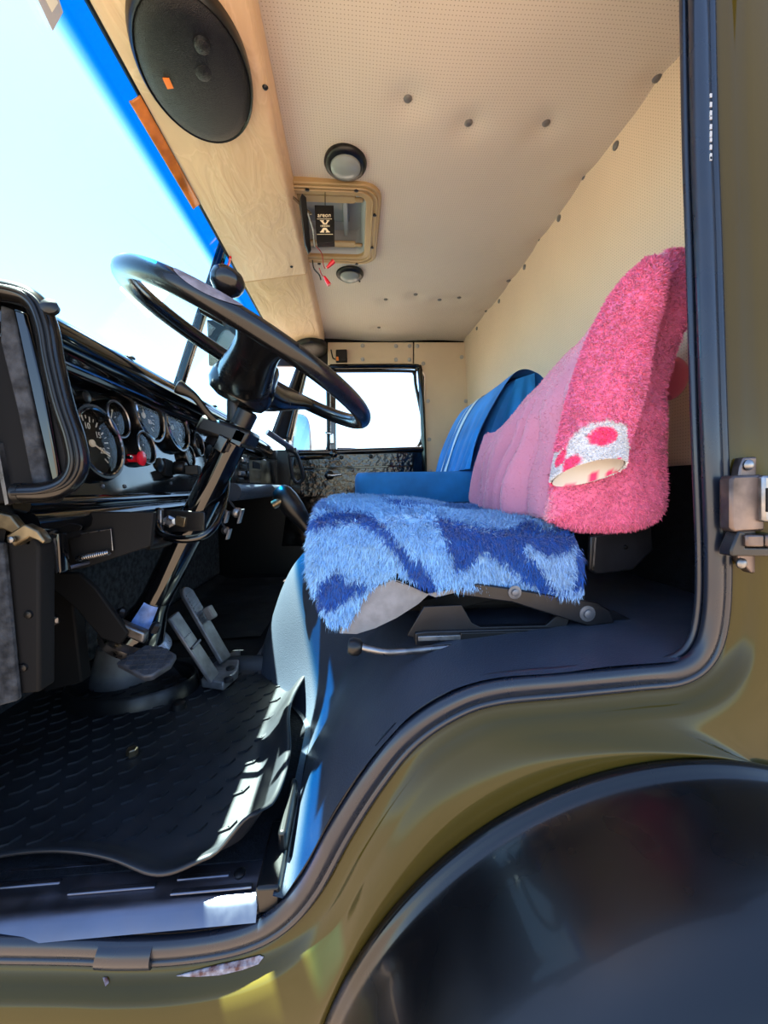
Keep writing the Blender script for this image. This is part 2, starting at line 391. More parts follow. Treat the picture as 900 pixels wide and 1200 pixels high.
obj('vent_hinge', g().lathe(P(391, 532, YF - .03), (0, -1, 0), [(.022, -.01), (.022, .008), (.012, .014)], 14).tube([P(388, 535, YF - .025), P(350, 537, YF - .025)], .010, 8), M_gloss, dr)
obj('window_pane', g().pxprism([(391, 432), (489, 432), (492, 529), (391, 529)], YF + .012, .005), M_glass, dr)
obj('vent_pane', g().pxprism([(360, 436), (385, 436), (386, 529), (338, 529)], YF + .004, .005), M_glass, dr)
h = obj('door_handle', g().lathe(P(386, 557, YF - .022), (0, -1, 0), [(.026, 0), (.026, .006), (.018, .010), (.012, .022)], 20), M_plast, dr)
obj('handle_lever', g().tube([P(385, 557, YF - .05), P(390, 557, YF - .055), P(400, 556, YF - .05)], [.010, .008, .0075], 10), M_chrome, h)
s0 = None
for a, b in ((400, 536), (434.5, 535)):
    p = P(a, b, YF - .02)
    if s0 is None: s0 = button(dr, p, (0, -1, 0), .012, M_black, 'screw')
    else: dup(s0, dr, p)

# --- windscreen, its middle post and the far pillar
def wx(z): return -.425 - .36 * (.75 - z)
def wscreen(y0, y1):
    a = [(wx(z), y, z) for z, y in ((.10, y0), (.10, y1), (.855, y1), (.855, y0))]; return g().prism(a, (-.006, 0, 0))
struct('window_1', wscreen(.47, 1.335), M_wind, smooth=0)
struct('window_2', wscreen(1.375, 2.19), M_wind, smooth=0)
def post(y0, y1, d, m, name, dx=0.0):
    a = [(wx(.10) + d + dx, y0, .10), (wx(.10) + d + dx, y1, .10), (wx(.82) + d + dx, y1, .82), (wx(.82) + d + dx, y0, .82)]
    return struct(name, g().prism(a, (-.03, 0, 0)), m, bevel=.004)
post(1.342, 1.368, .012, M_gloss, 'trim_3')
pl = struct('trim_4', g().prism([P(316, 512, 2.20), P(341, 516, 2.24), P(360, 430, 2.24), P(347, 430, 2.20)], (0, .05, 0)), M_black, bevel=.004)
obj('pillar_seal', g().tube([P(322, 508, 2.19), P(350, 432, 2.19)], .010, 8), M_rubber, pl)
obj('pillar_edge', g().tube([P(337, 512, 2.215), P(356, 436, 2.215)], .008, 8), M_gloss, pl)

# --- floor, firewall
struct('floor', g().box(-1.0, .70, .50, YF + .03, FZ - .03, FZ), M_darkcarpet)
struct('trim_9', g().box(-.398, -.366, .40, 2.30, .850, .94), M_olive)  # unseen rail added to stop light leaking in above the windscreen
struct('trim_10', g().prism([(wx(.2) - .02, .42, .2), (wx(.2) - .02, .475, .2), (wx(.87) - .02, .475, .87), (wx(.87) - .02, .42, .87)], (.05, 0, 0)).box(-.80, -.515, .42, .535, -.52, .25), M_olive)  # unseen near pillar and side box, put in to block sun beside the dash
wfw = struct('wall_front', g().box(-.80, -.78, .50, YF, FZ, .25), M_felt)
struct('wall_bonnet', g().box(-.95, -.80, .44, 2.30, -.5, .24).box(-.82, -.60, .44, 2.30, .18, .24), M_olive)  # unseen bonnet; its rear box is added to stop sun leaking behind the cowl
# stuffed felt panels on the firewall
for i, (y0, y1, z0, z1) in enumerate([(.55, .80, -.48, -.12), (.81, 1.1, -.40, -.10), (1.12, 1.55, -.46, -.10), (1.56, 2.2, -.47, -.02)]):
    obj('felt_panel', g().box(-.782, -.755, y0, y1, z0, z1), M_felt, wfw, bevel=.012)
obj('cable', g().tube(cr([(-.74, .66, -.12), (-.735, .8, -.155), (-.74, .95, -.13), (-.74, 1.3, -.09)], 24), .007, 8), M_rubber, wfw)
obj('cable', g().tube(cr([(-.74, .66, -.14), (-.733, .82, -.18), (-.74, 1.0, -.15), (-.74, 1.3, -.12)], 24), .006, 8), M_rubber, wfw)
obj('cable', g().tube(cr([(-.74, .70, -.17), (-.73, .84, -.20), (-.74, 1.05, -.16)], 24), .005, 8), M_rubber, wfw)

# --- engine hump and seat platform in one dark vinyl cover
prof0 = [(-.098, -.495), (-.086, -.478), (-.060, -.440), (-.020, -.372), (.030, -.305), (.075, -.262), (.135, -.240), (.25, -.230), (.42, -.222), (.69, -.215)]
prof1 = [(-.285, -.495), (-.270, -.470), (-.240, -.380), (-.205, -.270), (-.160, -.195), (-.10, -.160), (.0, -.165), (.16, -.20), (.42, -.222), (.69, -.215)]
def hump_k(y): return sm(.76, 1.08, y) * (1 - sm(1.55, 1.75, y))
rows = []
for i in range(90):
    y = .447 + (YF - .447) * i / 89; k = hump_k(y)
    pr = [((1 - k) * np.array(a) + k * np.array(b)) for a, b in zip(prof0, prof1)]
    pr = cr(pr, 70)
    rows.append([(p[0] + .006 * noise.noise((p[1] * 6, y * 5, 0)), y, p[1] + .004 * noise.noise((p[0] * 9, y * 7, 3))) for p in pr])
hump = struct('floor_platform', g().loft(rows), M_vinyl, smooth=60)
obj('front_flange', g().loft([[r[0] for r in rows], [(r[0][0] - .012, r[0][1], FZ + .004) for r in rows]]), M_vinyl, hump)

# ================================================================== BODY SIDE, SEAL, SILL, FENDER
ppx = [(815, -400), (823, 100), (829, 300), (835, 500), (840, 640), (838, 720), (825, 765), (795, 788), (740, 795), (660, 803), (580, 811), (530, 828), (480, 862), (440, 910), (400, 972), (365, 1035), (330, 1075), (285, 1098), (220, 1110), (150, 1113), (60, 1110), (-300, 1104)]
YD = .45
PW = [U(a, b, YD + .05 * max(0, (560 - b) / 560)) for a, b in ppx]
NP = 260
# resample evenly enough: more points on the bend
PP = cr(PW, NP)
def outward(path):
    out = []
    for i in range(len(path)):
        d = path[min(i + 1, len(path) - 1)] - path[max(i - 1, 0)]; n = np.array([-d[2], 0, d[0]]); out.append(n / np.linalg.norm(n))
    return out
ON = outward(PP)
AC, AR = np.array([.365, -.757]), .437
ang = [math.radians(a) for a in (38, 62, 82, 98, 113, 126, 138, 149, 159, 168, 178)]
QW = [(.75, .405 + .09 * max(0, z), z) for z in (1.0, .5, .25, .07, -.06, -.13, -.25)] + [(AC[0] + AR * math.cos(a), .405, AC[1] + AR * math.sin(a)) for a in ang]
QW += [(-.20, .405, -.745), (-.28, .405, -.745), (-.42, .405, -.745), (-.80, .405, -.745)]
QQ = cr(QW, NP)
def prow(o, Y): return [p + n * o + np.array([0, Y - YD, 0]) for p, n in zip(PP, ON)]
def mixrow(t, Yf):
    a = prow(.040, .424); return [x + (y - x) * t + np.array([0, Yf, 0]) for x, y in zip(a, QQ)]
brow = [prow(.006, .462), prow(.012, .449), prow(.020, .444), prow(.026, .442), prow(.030, .436), prow(.034, .428), prow(.040, .424)]
for t in (.08, .16, .26, .38, .5, .62, .74, .85, .93, 1.0):
    brow.append(mixrow(t, -.010 * math.sin(math.pi * t)))
gb = g().loft(brow); gb.v = gb.v
body = struct('wall_near', gb, M_olive, smooth=50)
BV = BVHTree.FromPolygons(gb.v, gb.f)
def hit(px, py, off=.0012, bvh=None):
    d = Vector(ray(px, py)).normalized(); h_ = (bvh or BV).ray_cast(Vector((0, 0, 0)), d)
    return np.array(h_[0] - d * off) if h_[0] is not None else None
obj('roof_rail', g().box(-.80, .76, .42, .46, .78, CZ + .12), M_olive, body)
# seams and chips on the paint
chip = [(207, 1143), (225, 1138), (252, 1131), (285, 1124), (304, 1119), (309, 1121), (303, 1129), (284, 1136), (258, 1142), (230, 1144)]
cp = [hit(a, b) for a, b in chip]
obj('paint_chip', g().prism(cp, (0, -.0008, 0)), M_rust, body, smooth=0)
for a, b in ((124, 1149), ):
    pts = [hit(a + dx, b + dy) for dx, dy in ((-3, -4), (2, -4), (4, 2), (0, 6), (-2, 0))]
    obj('paint_chip', g().prism(pts, (0, -.0008, 0)), M_rust, body, smooth=0)
pe = [hit(a, b, .002) for a, b in ((855, 20), (857, 200), (859, 420), (860, 540))]
# door seal
seal = struct('trim_5', g().tube([p + n * -.004 + np.array([0, -.001, 0]) for p, n in zip(PP, ON)], .0125, 14, flat=(.75, 1.0)), M_seal)
obj('outer_lip', g().tube([p + n * .0095 + np.array([0, -.004, 0]) for p, n in zip(PP, ON)], .0052, 10), M_seal, seal)
obj('inner_lip', g().tube([p + n * -.0145 + np.array([0, .010, 0]) for p, n in zip(PP, ON)], .0045, 10), M_seal, seal)
ji = [i for i in range(NP) if 118 < topx(PP[i])[0] < 186 and PP[i][2] < -.4]
obj('joint_sleeve', g().tube([PP[i] + ON[i] * .001 + np.array([0, -.003, 0]) for i in range(ji[0], ji[-1] + 1)], .0155, 14, flat=(.8, 1.0)), M_seal, seal)
for k, py in enumerate((112, 122, 132, 138, 148, 156, 164, 172, 182, 186)):
    a = U(833, py, YD - .016); obj('printed_mark', g().box(a[0] - .0012, a[0] + .0012, a[1] - .0004, a[1] + .0004, a[2] - .002 - .0012 * (k % 3), a[2] + .002), M_greyp, seal, smooth=0)
# sill plate
spz = -.497
def sill_row(y, z): return [(x, y, z) for x in (-.75, -.6, -.45, -.3, -.2, -.135, -.128)]
sill = struct('trim_6', g().loft([sill_row(.530, spz), sill_row(.482, spz), sill_row(.476, spz - .001), sill_row(.466, spz - .0045), sill_row(.462, spz - .004), sill_row(.452, spz - .010), sill_row(.443, spz - .022)]), M_alu)
for (a, b, c, d) in [(12, 1020, 130, 1029), (208, 1028, 268, 1026), (-30, 1040, 64, 1042), (80, 1045, 178, 1046), (200, 1045, 295, 1041)]:
    p0 = Uz(a, b, spz + .002); p1 = Uz(c, d, spz + .002)
    obj('raised_rib', g().box(p0[0], p1[0], p0[1] - .0035, p0[1] + .0035, spz - .001, spz + .0022), M_alu, sill, bevel=.0015)
p = Uz(281, 1024, spz); obj('screw', g().lathe(p, (0, 0, 1), [(.0075, -.002), (.0075, .002), (.004, .004)], 14), M_black, sill)
p = Uz(270, 1090, spz - .02)
obj('end_bracket', g().box(-.130, -.100, .452, .55, -.52, -.485).box(-.112, -.10, .50, .60, -.50, -.46), M_black, sill, bevel=.004)
# fender
fd = thing('wheel_fender', 'glossy black plastic wheel-arch fender bulging below the olive door step', 'fender', (AC[0], .30, AC[1] + AR))
fa = [math.radians(a) for a in np.linspace(5, 185, 110)]
def frow(r, Y, sk=0): return [(AC[0] + r * math.cos(a), Y, AC[1] + r * math.sin(a)) for a in fa]
fprof = [(AR - .020, .425), (AR - .004, .412), (AR + .002, .402), (AR + .001, .392), (AR - .006, .385), (AR - .010, .370), (AR - .012, .345), (AR - .016, .310), (AR - .022, .275), (AR - .032, .245), (AR - .048, .222), (AR - .070, .207), (AR - .10, .199), (AR - .14, .196)]
fprof = cr(fprof, 40)
obj('arch_skin', g().loft([frow(r, Y) for r, Y in fprof]), M_fender, fd, smooth=60)
obj('edge_lip', g().loft([frow(AR - .14, .196), frow(AR - .145, .200), frow(AR - .13, .210)]), M_fender, fd)

# latch striker on the rear pillar
st = thing('door_striker', 'tarnished steel door latch striker screwed to the olive pillar', 'latch', U(880, 600, .43))
YS = .428
obj('base_plate', g().pxprism([(868, 548), (872, 536), (905, 534), (935, 536), (938, 672), (880, 672), (866, 655), (866, 560)], YS + .004, .012), M_hinge, st, bevel=.002)
obj('striker_block', g().pxprism([(857, 562), (860, 557), (896, 556), (897, 622), (860, 624), (857, 618)], YS - .012, .016), M_hinge, st, bevel=.003)
obj('bright_slot', g().pxprism([(895, 557), (940, 557), (940, 612), (895, 612)], YS - .018, .02), M_steel, st, bevel=.003)
obj('slot_hole', g().pxprism([(899, 572), (940, 572), (940, 600), (899, 600)], YS - .0195, .004), M_matte, st)
obj('lower_jaw', g().pxprism([(857, 645), (866, 622), (874, 624), (874, 642), (940, 642), (940, 652), (857, 652)], YS - .012, .016), M_dsteel, st, bevel=.002)
obj('jaw_block', g().pxprism([(875, 627), (896, 627), (896, 641), (875, 641)], YS - .016, .016), M_hinge, st, bevel=.002)
obj('jaw_block', g().pxprism([(898, 627), (940, 627), (940, 641), (898, 641)], YS - .016, .016), M_hinge, st, bevel=.002)
sc = None
for a, b in ((876, 545), (895, 544), (868, 660), (897, 665)):
    o_ = obj('screw', g().lathe(U(a, b, YS + .004), (0, -1, 0), [(.0065, 0), (.0065, .002), (.004, .0045), (.001, .005)], 14), M_steel, st)
obj('pillar_notch', g().pxprism([(848, 606), (852, 600), (857, 600), (857, 618), (852, 617)], .4375, .004), M_matte, st)

# ================================================================== DASHBOARD
XD = -.450
dash = thing('dashboard', 'glossy black dashboard with round gauges behind the steering wheel', 'dashboard', (XD, .62, -.05))
TA = math.radians(8); DN = np.array([math.cos(TA), 0, math.sin(TA)]); DE = np.array([-math.sin(TA), 0, math.cos(TA)])
def UD(px, py):          # point on the tilted instrument board
    d = ray(px, py); return d * (XD * DN[0] / d.dot(DN))
def extr(pts, y0, y1): return g().prism([(x, y0, z) for x, z in pts], (0, y1 - y0, 0))
cw = cr([(-.445, .188), (-.436, .197), (-.418, .206), (-.408, .222), (-.414, .242), (-.432, .254), (-.47, .256), (-.56, .250), (-.66, .235)], 40)
cowl = [(x, z) for x, z in cw] + [(-.66, .18), (-.46, .18)]
obj('cowl', extr(cowl, .53, 1.372), M_gloss, dash, smooth=50)
obj('cowl_trim', g().tube([(-.437, .53, .196), (-.437, 1.34, .196)], .0035, 8), M_chrome, dash)
for y in (.575, .80, 1.05, 1.25):
    obj('cowl_screw', g().lathe((-.428, y, .2535), (0.25, 0, 1), [(.009, 0), (.009, .003), (.005, .006)], 12), M_black, dash)
bd = obj('instrument_board', g().prism([np.array([XD, .545, 0]) - DE * .012, np.array([XD, .545, 0]) + DE * .192, np.array([XD, 1.34, 0]) + DE * .192, np.array([XD, 1.34, 0]) - DE * .012], -DN * .012), M_gloss, dash, bevel=.003)
obj('upper_subpanel', g().prism([np.array([XD, y_, 0]) + DE * z_ for y_, z_ in ((.56, .070), (.56, .148), (.795, .148), (.795, .070))], DN * .002), M_gloss, dash, bevel=.001)
obj('lower_lip', g().tube([(XD + .008, .55, -.018), (XD + .008, 1.34, -.018)], .012, 10), M_chrome and M_gloss, dash)
obj('lower_roll', g().tube([(XD + .006, .555, -.045), (XD + .006, 1.32, -.045)], .020, 12), M_gloss, dash)
obj('lower_ledge', extr([(XD - .02, -.03), (XD + .012, -.062), (XD + .008, -.075), (XD - .03, -.07)], .56, 1.33), M_black, dash, bevel=.003)
# louvres
l0 = None
for y in [.600, .622, .644, .666, .688] + [1.02 + .022 * i for i in range(9)]:
    big = y < .8; p = np.array([XD, y, 0]) + DE * (.170 if big else .166) + DN * .004
    if big: geo = g().obox((0, 0, 0), [(1, .3, 0), (0, 1, -.9), (0, .9, 1)], (.006, .014, .0022))
    else: geo = g().obox((0, 0, 0), [(1, .3, 0), (0, 1, -.9), (0, .9, 1)], (.004, .010, .0018))
    obj('louvre_slat', geo, M_black, dash, loc=p)
# gauges
def gauge(px, py, hh, needle=None, nt=20, depth=.022, nums=()):
    c = UD(px, py); r = hh / F * c[1]
    X = DN
    b = obj('gauge', g().lathe(c, X, [(r * 1.06, -.006), (r * 1.06, depth * .55), (r * 1.0, depth), (r * .90, depth), (r * .86, depth * .6), (r * .86, depth * .2)], 40, caps=False), M_wheel, dash)
    ch = obj('bezel_ring', g().lathe(c, X, [(r * .93, depth + .0003), (r * .90, depth + .0022), (r * .865, depth + .0003)], 40, caps=False), M_chrome if r > .04 else M_steel, b)
    obj('dial_face', g().lathe(c, X, [(r * .87, depth * .15), (.0005, depth * .15)], 40), M_dial, b)
    mk = G()
    for k in range(nt):
        a = math.radians(-40 + 260 * k / (nt - 1)); L = .16 if k % 2 == 0 else .09
        dirv = np.array([0, -math.cos(a), 0]) + DE * math.sin(a); mid = c + X * (depth * .15 + .0006) + dirv * r * (.76 - L / 2)
        mk.obox(mid, [dirv, np.cross(X, dirv), X], (r * L / 2, r * (.018 if k % 2 == 0 else .010), .0003))
    obj('dial_marks', mk, M_white, b, smooth=0)
    for i, s_ in enumerate(nums):
        a = math.radians(-20 + 220 * i / max(1, len(nums) - 1)); dirv = np.array([0, -math.cos(a), 0]) + DE * math.sin(a)
        obj('numeral', text_geo(s_, r * .24, c + X * (depth * .15 + .0004) + dirv * r * .47, (0, 1, 0), DE, .0003), M_white, b, smooth=0)
    if needle is not None:
        a = math.radians(needle); dirv = np.array([0, math.cos(a), 0]) + DE * math.sin(a)
        obj('needle', g().obox(c + X * (depth * .3) + dirv * r * .3, [dirv, np.cross(X, dirv), X], (r * .42, r * .02, .0005)).lathe(c + X * depth * .2, X, [(r * .1, 0), (r * .1, depth * .15), (r * .04, depth * .2)], 14), M_cream, b, smooth=0)
    obj('gauge_glass', g().lathe(c, X, [(r * .87, depth * .82), (r * .6, depth * .88), (.0005, depth * .9)], 40), M_gglass, b)
gauge(104, 520, 41, -25, 23, nums=('0', '5', '10', '15', '20'))
gauge(125.5, 493, 21, 60, 9)
gauge(165, 487, 31, 85, 23, nums=('20', '40', '60', '80'))
gauge(199, 501, 28, 150, 13)
gauge(160, 526, 19, 100, 9)
gauge(228, 521, 13.5, None, 7, .014)
gauge(217, 535, 13, None, 7, .014)
p = UD(186, 545); obj('blank_plug', g().lathe(p, (1, 0, 0), [(.017, 0), (.017, .004), (.011, .008), (.001, .009)], 20), M_plast, dash)
k0 = np.array(UD(194, 548)); obj('switch_plate', g().obox(k0 + [.004, 0, 0], [(1, 0, 0), (0, 1, -.1), (0, .1, 1)], (.004, .020, .020)), M_matte, dash, bevel=.002)
obj('ignition_lock', g().lathe(k0 + [0, .05, .002], (1, 0, 0), [(.017, 0), (.017, .022), (.013, .028), (.001, .028)], 20).obox(k0 + [.040, .06, -.004], [(1, .2, 0), (-.2, 1, 0), (0, 0, 1)], (.016, .020, .012)), M_plast, dash, bevel=.002)
k1 = np.array(UD(151, 537)); kn = obj('pull_knob', g().lathe(k1, (1, 0, -.02), [(.008, 0), (.008, .016), (.0095, .019), (.0145, .023), (.015, .027), (.010, .029), (.001, .029)], 24), M_red, dash)
k2 = np.array(UD(138, 536)); obj('toggle_switch', g().lathe(k2, (1, 0, 0), [(.008, 0), (.008, .006), (.0035, .008), (.003, .018), (.0045, .026), (.001, .028)], 14), M_chrome, dash)
k3 = np.array(UD(92, 466)); obj('lamp_hood', g().lathe(k3, (1, 0, .1), [(.010, 0), (.011, .014), (.008, .016)], 16), M_plast, dash)
for (a, b) in ((120, 570), (146, 570), (200, 566)):
    obj('small_screw', g().lathe(UD(a, b), DN, [(.004, 0), (.004, .002), (.001, .003)], 10), M_steel, dash)

# passenger side of the dash
pd = thing('glovebox_panel', 'glossy black passenger-side dash panel with glovebox door', 'dash panel', (-.42, 1.8, 0))
XP = -.425
obj('panel_body', g().box(XP - .10, XP, 1.36, 2.20, 0.0, .16), M_gloss, pd, bevel=.006)
obj('sun_block_shelf', g().box(-.64, XP - .004, 1.373, 2.21, .158, .172), M_gloss, pd, bevel=.003)  # added to block sun leaking down behind the panel
obj('glovebox_door', g().box(XP, XP + .008, 1.58, 2.12, .02, .135), M_gloss, pd, bevel=.004)
obj('door_slot', g().box(XP + .006, XP + .0095, 1.64, 1.76, .085, .112), M_matte, pd)
obj('radio_block', g().box(XP, XP + .012, 1.37, 1.55, .01, .13), M_plast, pd, bevel=.004)
for i, z in enumerate((.03, .055, .08, .105)):
    obj('radio_key', g().box(XP + .012, XP + .022, 1.40 + .02 * i, 1.46 + .02 * i, z - .008, z + .008), M_steel if i % 2 else M_plast, pd, bevel=.002)
obj('radio_dial', g().lathe((XP + .012, 1.51, .05), (1, 0, 0), [(.018, 0), (.016, .012), (.012, .014), (.001, .014)], 20), M_black, pd)
obj('top_roll', g().tube(cr([(-.40, 1.30, .175), (-.392, 1.5, .178), (-.395, 1.75, .172), (-.41, 1.86, .165)], 30), .034, 14, flat=(1, .75)), M_gloss, pd)
obj('lower_tube', g().tube([(-.40, 1.30, -.01), (-.395, 2.16, -.01)], .030, 14), M_vinyl, pd)
gr = thing('passenger_grab_bar', 'bright metal grab bar across the passenger dash', 'grab bar', U(330, 518, 1.95))
obj('bar', g().tube([U(313, 506, 1.85), U(345, 528, 1.95)], .014, 12), M_alu, gr)
for a, b, c, hs in ((320, 533, 1.93, (.018, .03, .022)), (343, 530, 1.95, (.020, .02, .022))):
    obj('bar_mount', g().obox(U(a, b, c), [(1, 0, 0), (0, 1, 0), (0, 0, 1)], hs), M_black, gr, bevel=.005)
cl = tag(obj('hanging_cable', g().tube(cr([U(a, b, 1.93) for a, b in ((338, 527), (347, 532), (353, 548), (355, 560), (350, 566), (344, 562), (341, 548), (339, 534))], 60), .009, 8), M_rubber), 'looped black cable hanging from the passenger grab bar', 'cable')

# grab rail frame and pillar at the left
pil = struct('trim_7', g().pxprism([(-160, 330), (10, 338), (40, 350), (60, 420), (84, 520), (80, 560), (60, 590), (-160, 590)], .535, .02), M_matte, bevel=.004)
obj('grey_strip', g().pxprism([(0, 357), (14, 362), (36, 470), (56, 566), (46, 572), (38, 570), (20, 480), (0, 400)], .527, .010), M_felt, pil, bevel=.002)
obj('blue_black_strip', g().pxprism([(14, 360), (30, 366), (50, 450), (70, 560), (60, 566), (40, 480)], .529, .008), M_gloss, pil, bevel=.003)
obj('edge_strip', g().pxprism([(-8, 520), (-3, 518), (10, 590), (6, 592)], .527, .008), M_steel, pil)
rl = thing('dash_grab_rail', 'ribbed black rubber grab rail curving round the dash end', 'grab rail', U(25, 578, .515))
rp = cr([U(a, b, .515) for a, b in ((-120, 338), (-40, 337), (15, 343), (42, 356), (55, 385), (62, 425), (74, 475), (87, 515), (91, 545), (80, 566), (55, 576), (22, 578))], 90)
obj('rail', g().tube(rp, .0125, 14), M_wheel, rl)
for s_ in (-1, 1):
    obj('rail_rib', g().tube([p + np.array([.0075 if s_ > 0 else .002, -.011 if s_ > 0 else -.0125, 0]) for p in rp], .0026, 8), M_rubber, rl)
obj('rail_end', g().lathe(rp[-1], rp[-1] - rp[-2], [(.013, -.006), (.013, .002), (.009, .005), (.001, .006)], 14), M_plast, rl)
obj('rail_bolt', g().lathe(U(60, 362, .50), (.3, -1, .2), [(.009, 0), (.009, .006), (.004, .009)], 12), M_plast, rl)

# lower pillar and kick panel
lp = struct('trim_8', g().pxprism([(8, 590), (46, 640), (46, 812), (12, 815), (-160, 815), (-160, 590)], .56, .03), M_matte, bevel=.004)
obj('felt_strip', g().pxprism([(-120, 636), (2, 636), (10, 720), (20, 822), (-120, 860)], .548, .010), M_felt, lp, bevel=.003)
for a, b in ((28, 782), (34, 720)):
    obj('pillar_screw', g().lathe(U(a, b, .56), (0, -1, 0), [(.006, 0), (.005, .003), (.001, .004)], 12), M_black, lp)
ck = thing('door_check_bracket', 'tan plated door check bracket at the left pillar', 'bracket', U(25, 625, .55))
obj('arm', g().pxprism([(-60, 590), (-4, 600), (12, 604), (28, 624), (20, 628), (2, 620), (-60, 612)], .53, .012), M_brass, ck, bevel=.002)
obj('clevis', g().pxprism([(6, 628), (28, 614), (44, 622), (52, 634), (50, 638), (44, 634), (34, 630), (16, 641)], .522, .014), M_brass, ck, bevel=.002)
obj('pin', g().lathe(U(15, 632, .52), (0, -1, 0), [(.004, 0), (.004, .004), (.001, .005)], 10), M_steel, ck)
# box under the dash, rods and bolts
ub = thing('fuse_box_bracket', 'black metal bracket box with a cut-out under the dash', 'bracket', U(100, 640, .66))
obj('plate', g().pxprism([(52, 596), (66, 600), (72, 672), (66, 674)], .60, .02), M_gloss, ub, bevel=.003)
obj('bright_edge', g().pxprism([(54, 598), (58, 598), (68, 670), (65, 672)], .597, .004), M_steel, ub)
obj('face_plate', g().pxprism([(68, 600), (180, 600), (176, 640), (100, 665), (74, 670)], .66, .012), M_matte, ub, bevel=.002)
obj('cutout', g().pxprism([(80, 628), (130, 620), (132, 645), (86, 658)], .655, .008), M_matte, ub)
obj('cutout_edge', g().tube([U(a, b, .655) for a, b in ((80, 628), (130, 620), (132, 645))], .0012, 6), M_steel, ub)
obj('spring', g().tube([U(90 + 38 * t + 0, 655 - 8 * t, .650) + np.array([0, .004 * math.cos(t * 100), .004 * math.sin(t * 100)]) for t in np.linspace(0, 1, 200)], .0012, 5), M_steel, ub)
obj('pull_rod', g().tube([U(82, 665, .64), U(172, 640, .74)], .0035, 8), M_alu, ub)
obj('rod_boot', g().tube([U(172, 640, .74), U(182, 636, .76), U(196, 630, .78)], [.008, .014, .016], 10), M_rubber, ub)
br = tag(obj('column_support_plate', g().pxprism([(56, 670), (92, 672), (112, 690), (150, 742), (140, 756), (118, 748), (90, 715), (60, 690)], .74, .012), M_matte, bevel=.003), 'slanting black steel plate propping the steering column foot', 'bracket')
fb = thing('pedal_bracket', 'dark pedal-frame upright with bolt heads behind the pedals', 'bracket', U(70, 760, .78))
obj('upright', g().pxprism([(52, 660), (80, 660), (96, 800), (50, 812)], .80, .03), M_matte, fb, bevel=.004)
for a, b in ((55, 686), (64, 726)):
    obj('bolt_head', g().lathe(U(a, b, .80), (.2, -1, 0), [(.011, 0), (.011, .008), (.006, .010)], 6), M_steel, fb, smooth=0)
obj('hydraulic_body', g().tube([U(88, 700, .84), U(84, 770, .84)], .022, 14).tube([U(84, 765, .84), U(86, 800, .84)], .012, 10), M_dsteel, fb)

# ================================================================== STEERING
YW = .82
Cw = np.array(U(301, 421, YW)); axis = nrm(np.array(U(290, 480, YW)) - np.array(U(165, 735, YW)))
axis = nrm(axis + np.array([0.03, 0, 0])); dv = nrm(np.cross(np.array([0, 1., 0]), axis)); dv = dv if dv[0] > 0 else -dv
yv = np.array([0, 1., 0]); RR = .243
sw = thing('steering_wheel', 'large black steering wheel with two spokes and a spinner knob', 'steering wheel', Cw)
ringp = [Cw + RR * (math.cos(a) * -yv + math.sin(a) * dv) for a in np.linspace(0, 2 * math.pi, 96, endpoint=False)]
obj('rim', g().tube(ringp, .0168, 16, closed=True), M_wheel, sw)
hub = obj('hub', g().lathe(Cw, axis, [(.001, -.100), (.030, -.100), (.048, -.092), (.056, -.075), (.056, -.055), (.050, -.030), (.046, -.005), (.040, .004), (.001, .006)], 30, su=1.0, sv=1.15), M_wheel, sw)
obj('horn_button', g().lathe(Cw, axis, [(.032, .004), (.030, .014), (.015, .019), (.001, .020)], 24), M_plast, sw)
for sgn in (-1, 1):
    a = math.radians(18); out = sgn * yv * math.cos(a) + dv * math.sin(a)
    pts = [Cw - axis * .052 + out * .02, Cw - axis * .050 + out * .07, Cw - axis * .036 + out * .13, Cw - axis * .014 + out * .195, Cw + out * (RR - .004)]
    side = nrm(np.cross(axis, out)); rws = []
    for p, (wd, th) in zip(cr(pts, 16), cr([(.050, .042), (.050, .036), (.042, .026), (.036, .020), (.044, .014)], 16)):
        rws.append([p + side * wd * math.cos(t) + axis * th * math.sin(t) for t in np.linspace(0, 2 * math.pi, 20, endpoint=False)])
    obj('spoke', g().loft(rws, cu=True, caps=True), M_wheel, sw)
# worn grey patch on the near rim
pr_ = []
for a in np.linspace(math.radians(-15), math.radians(9), 16):
    c = Cw + RR * (math.cos(a) * -yv + math.sin(a) * dv); e = nrm(c - Cw); k = math.sin(math.pi * (a - math.radians(-15.5)) / math.radians(25)) ** .5
    pr_.append([c + .0176 * (math.cos(t) * e + math.sin(t) * axis) for t in np.linspace(math.radians(65 - 62 * k), math.radians(75 + 25 * k), 8)])
obj('rim_patch', g().loft(pr_), mat('worn_grey_patch', (.16, .15, .18), .5, var=(60, .3)), sw, label='worn grey patch on the rim')
kb = np.array(U(256, 356, .605)); kax = nrm(axis + np.array([-.05, 0, .1]))
kno = obj('spinner_knob', g().lathe(kb, kax, [(.010, -.012), (.010, .010), (.0125, .016), (.021, .024), (.0245, .033), (.0235, .043), (.017, .050), (.001, .053)], 26), M_wheel, sw)
obj('knob_clamp', g().tube([kb - kax * .016 + dv * t for t in (-.018, 0, .018)], .009, 10), M_black, kno)

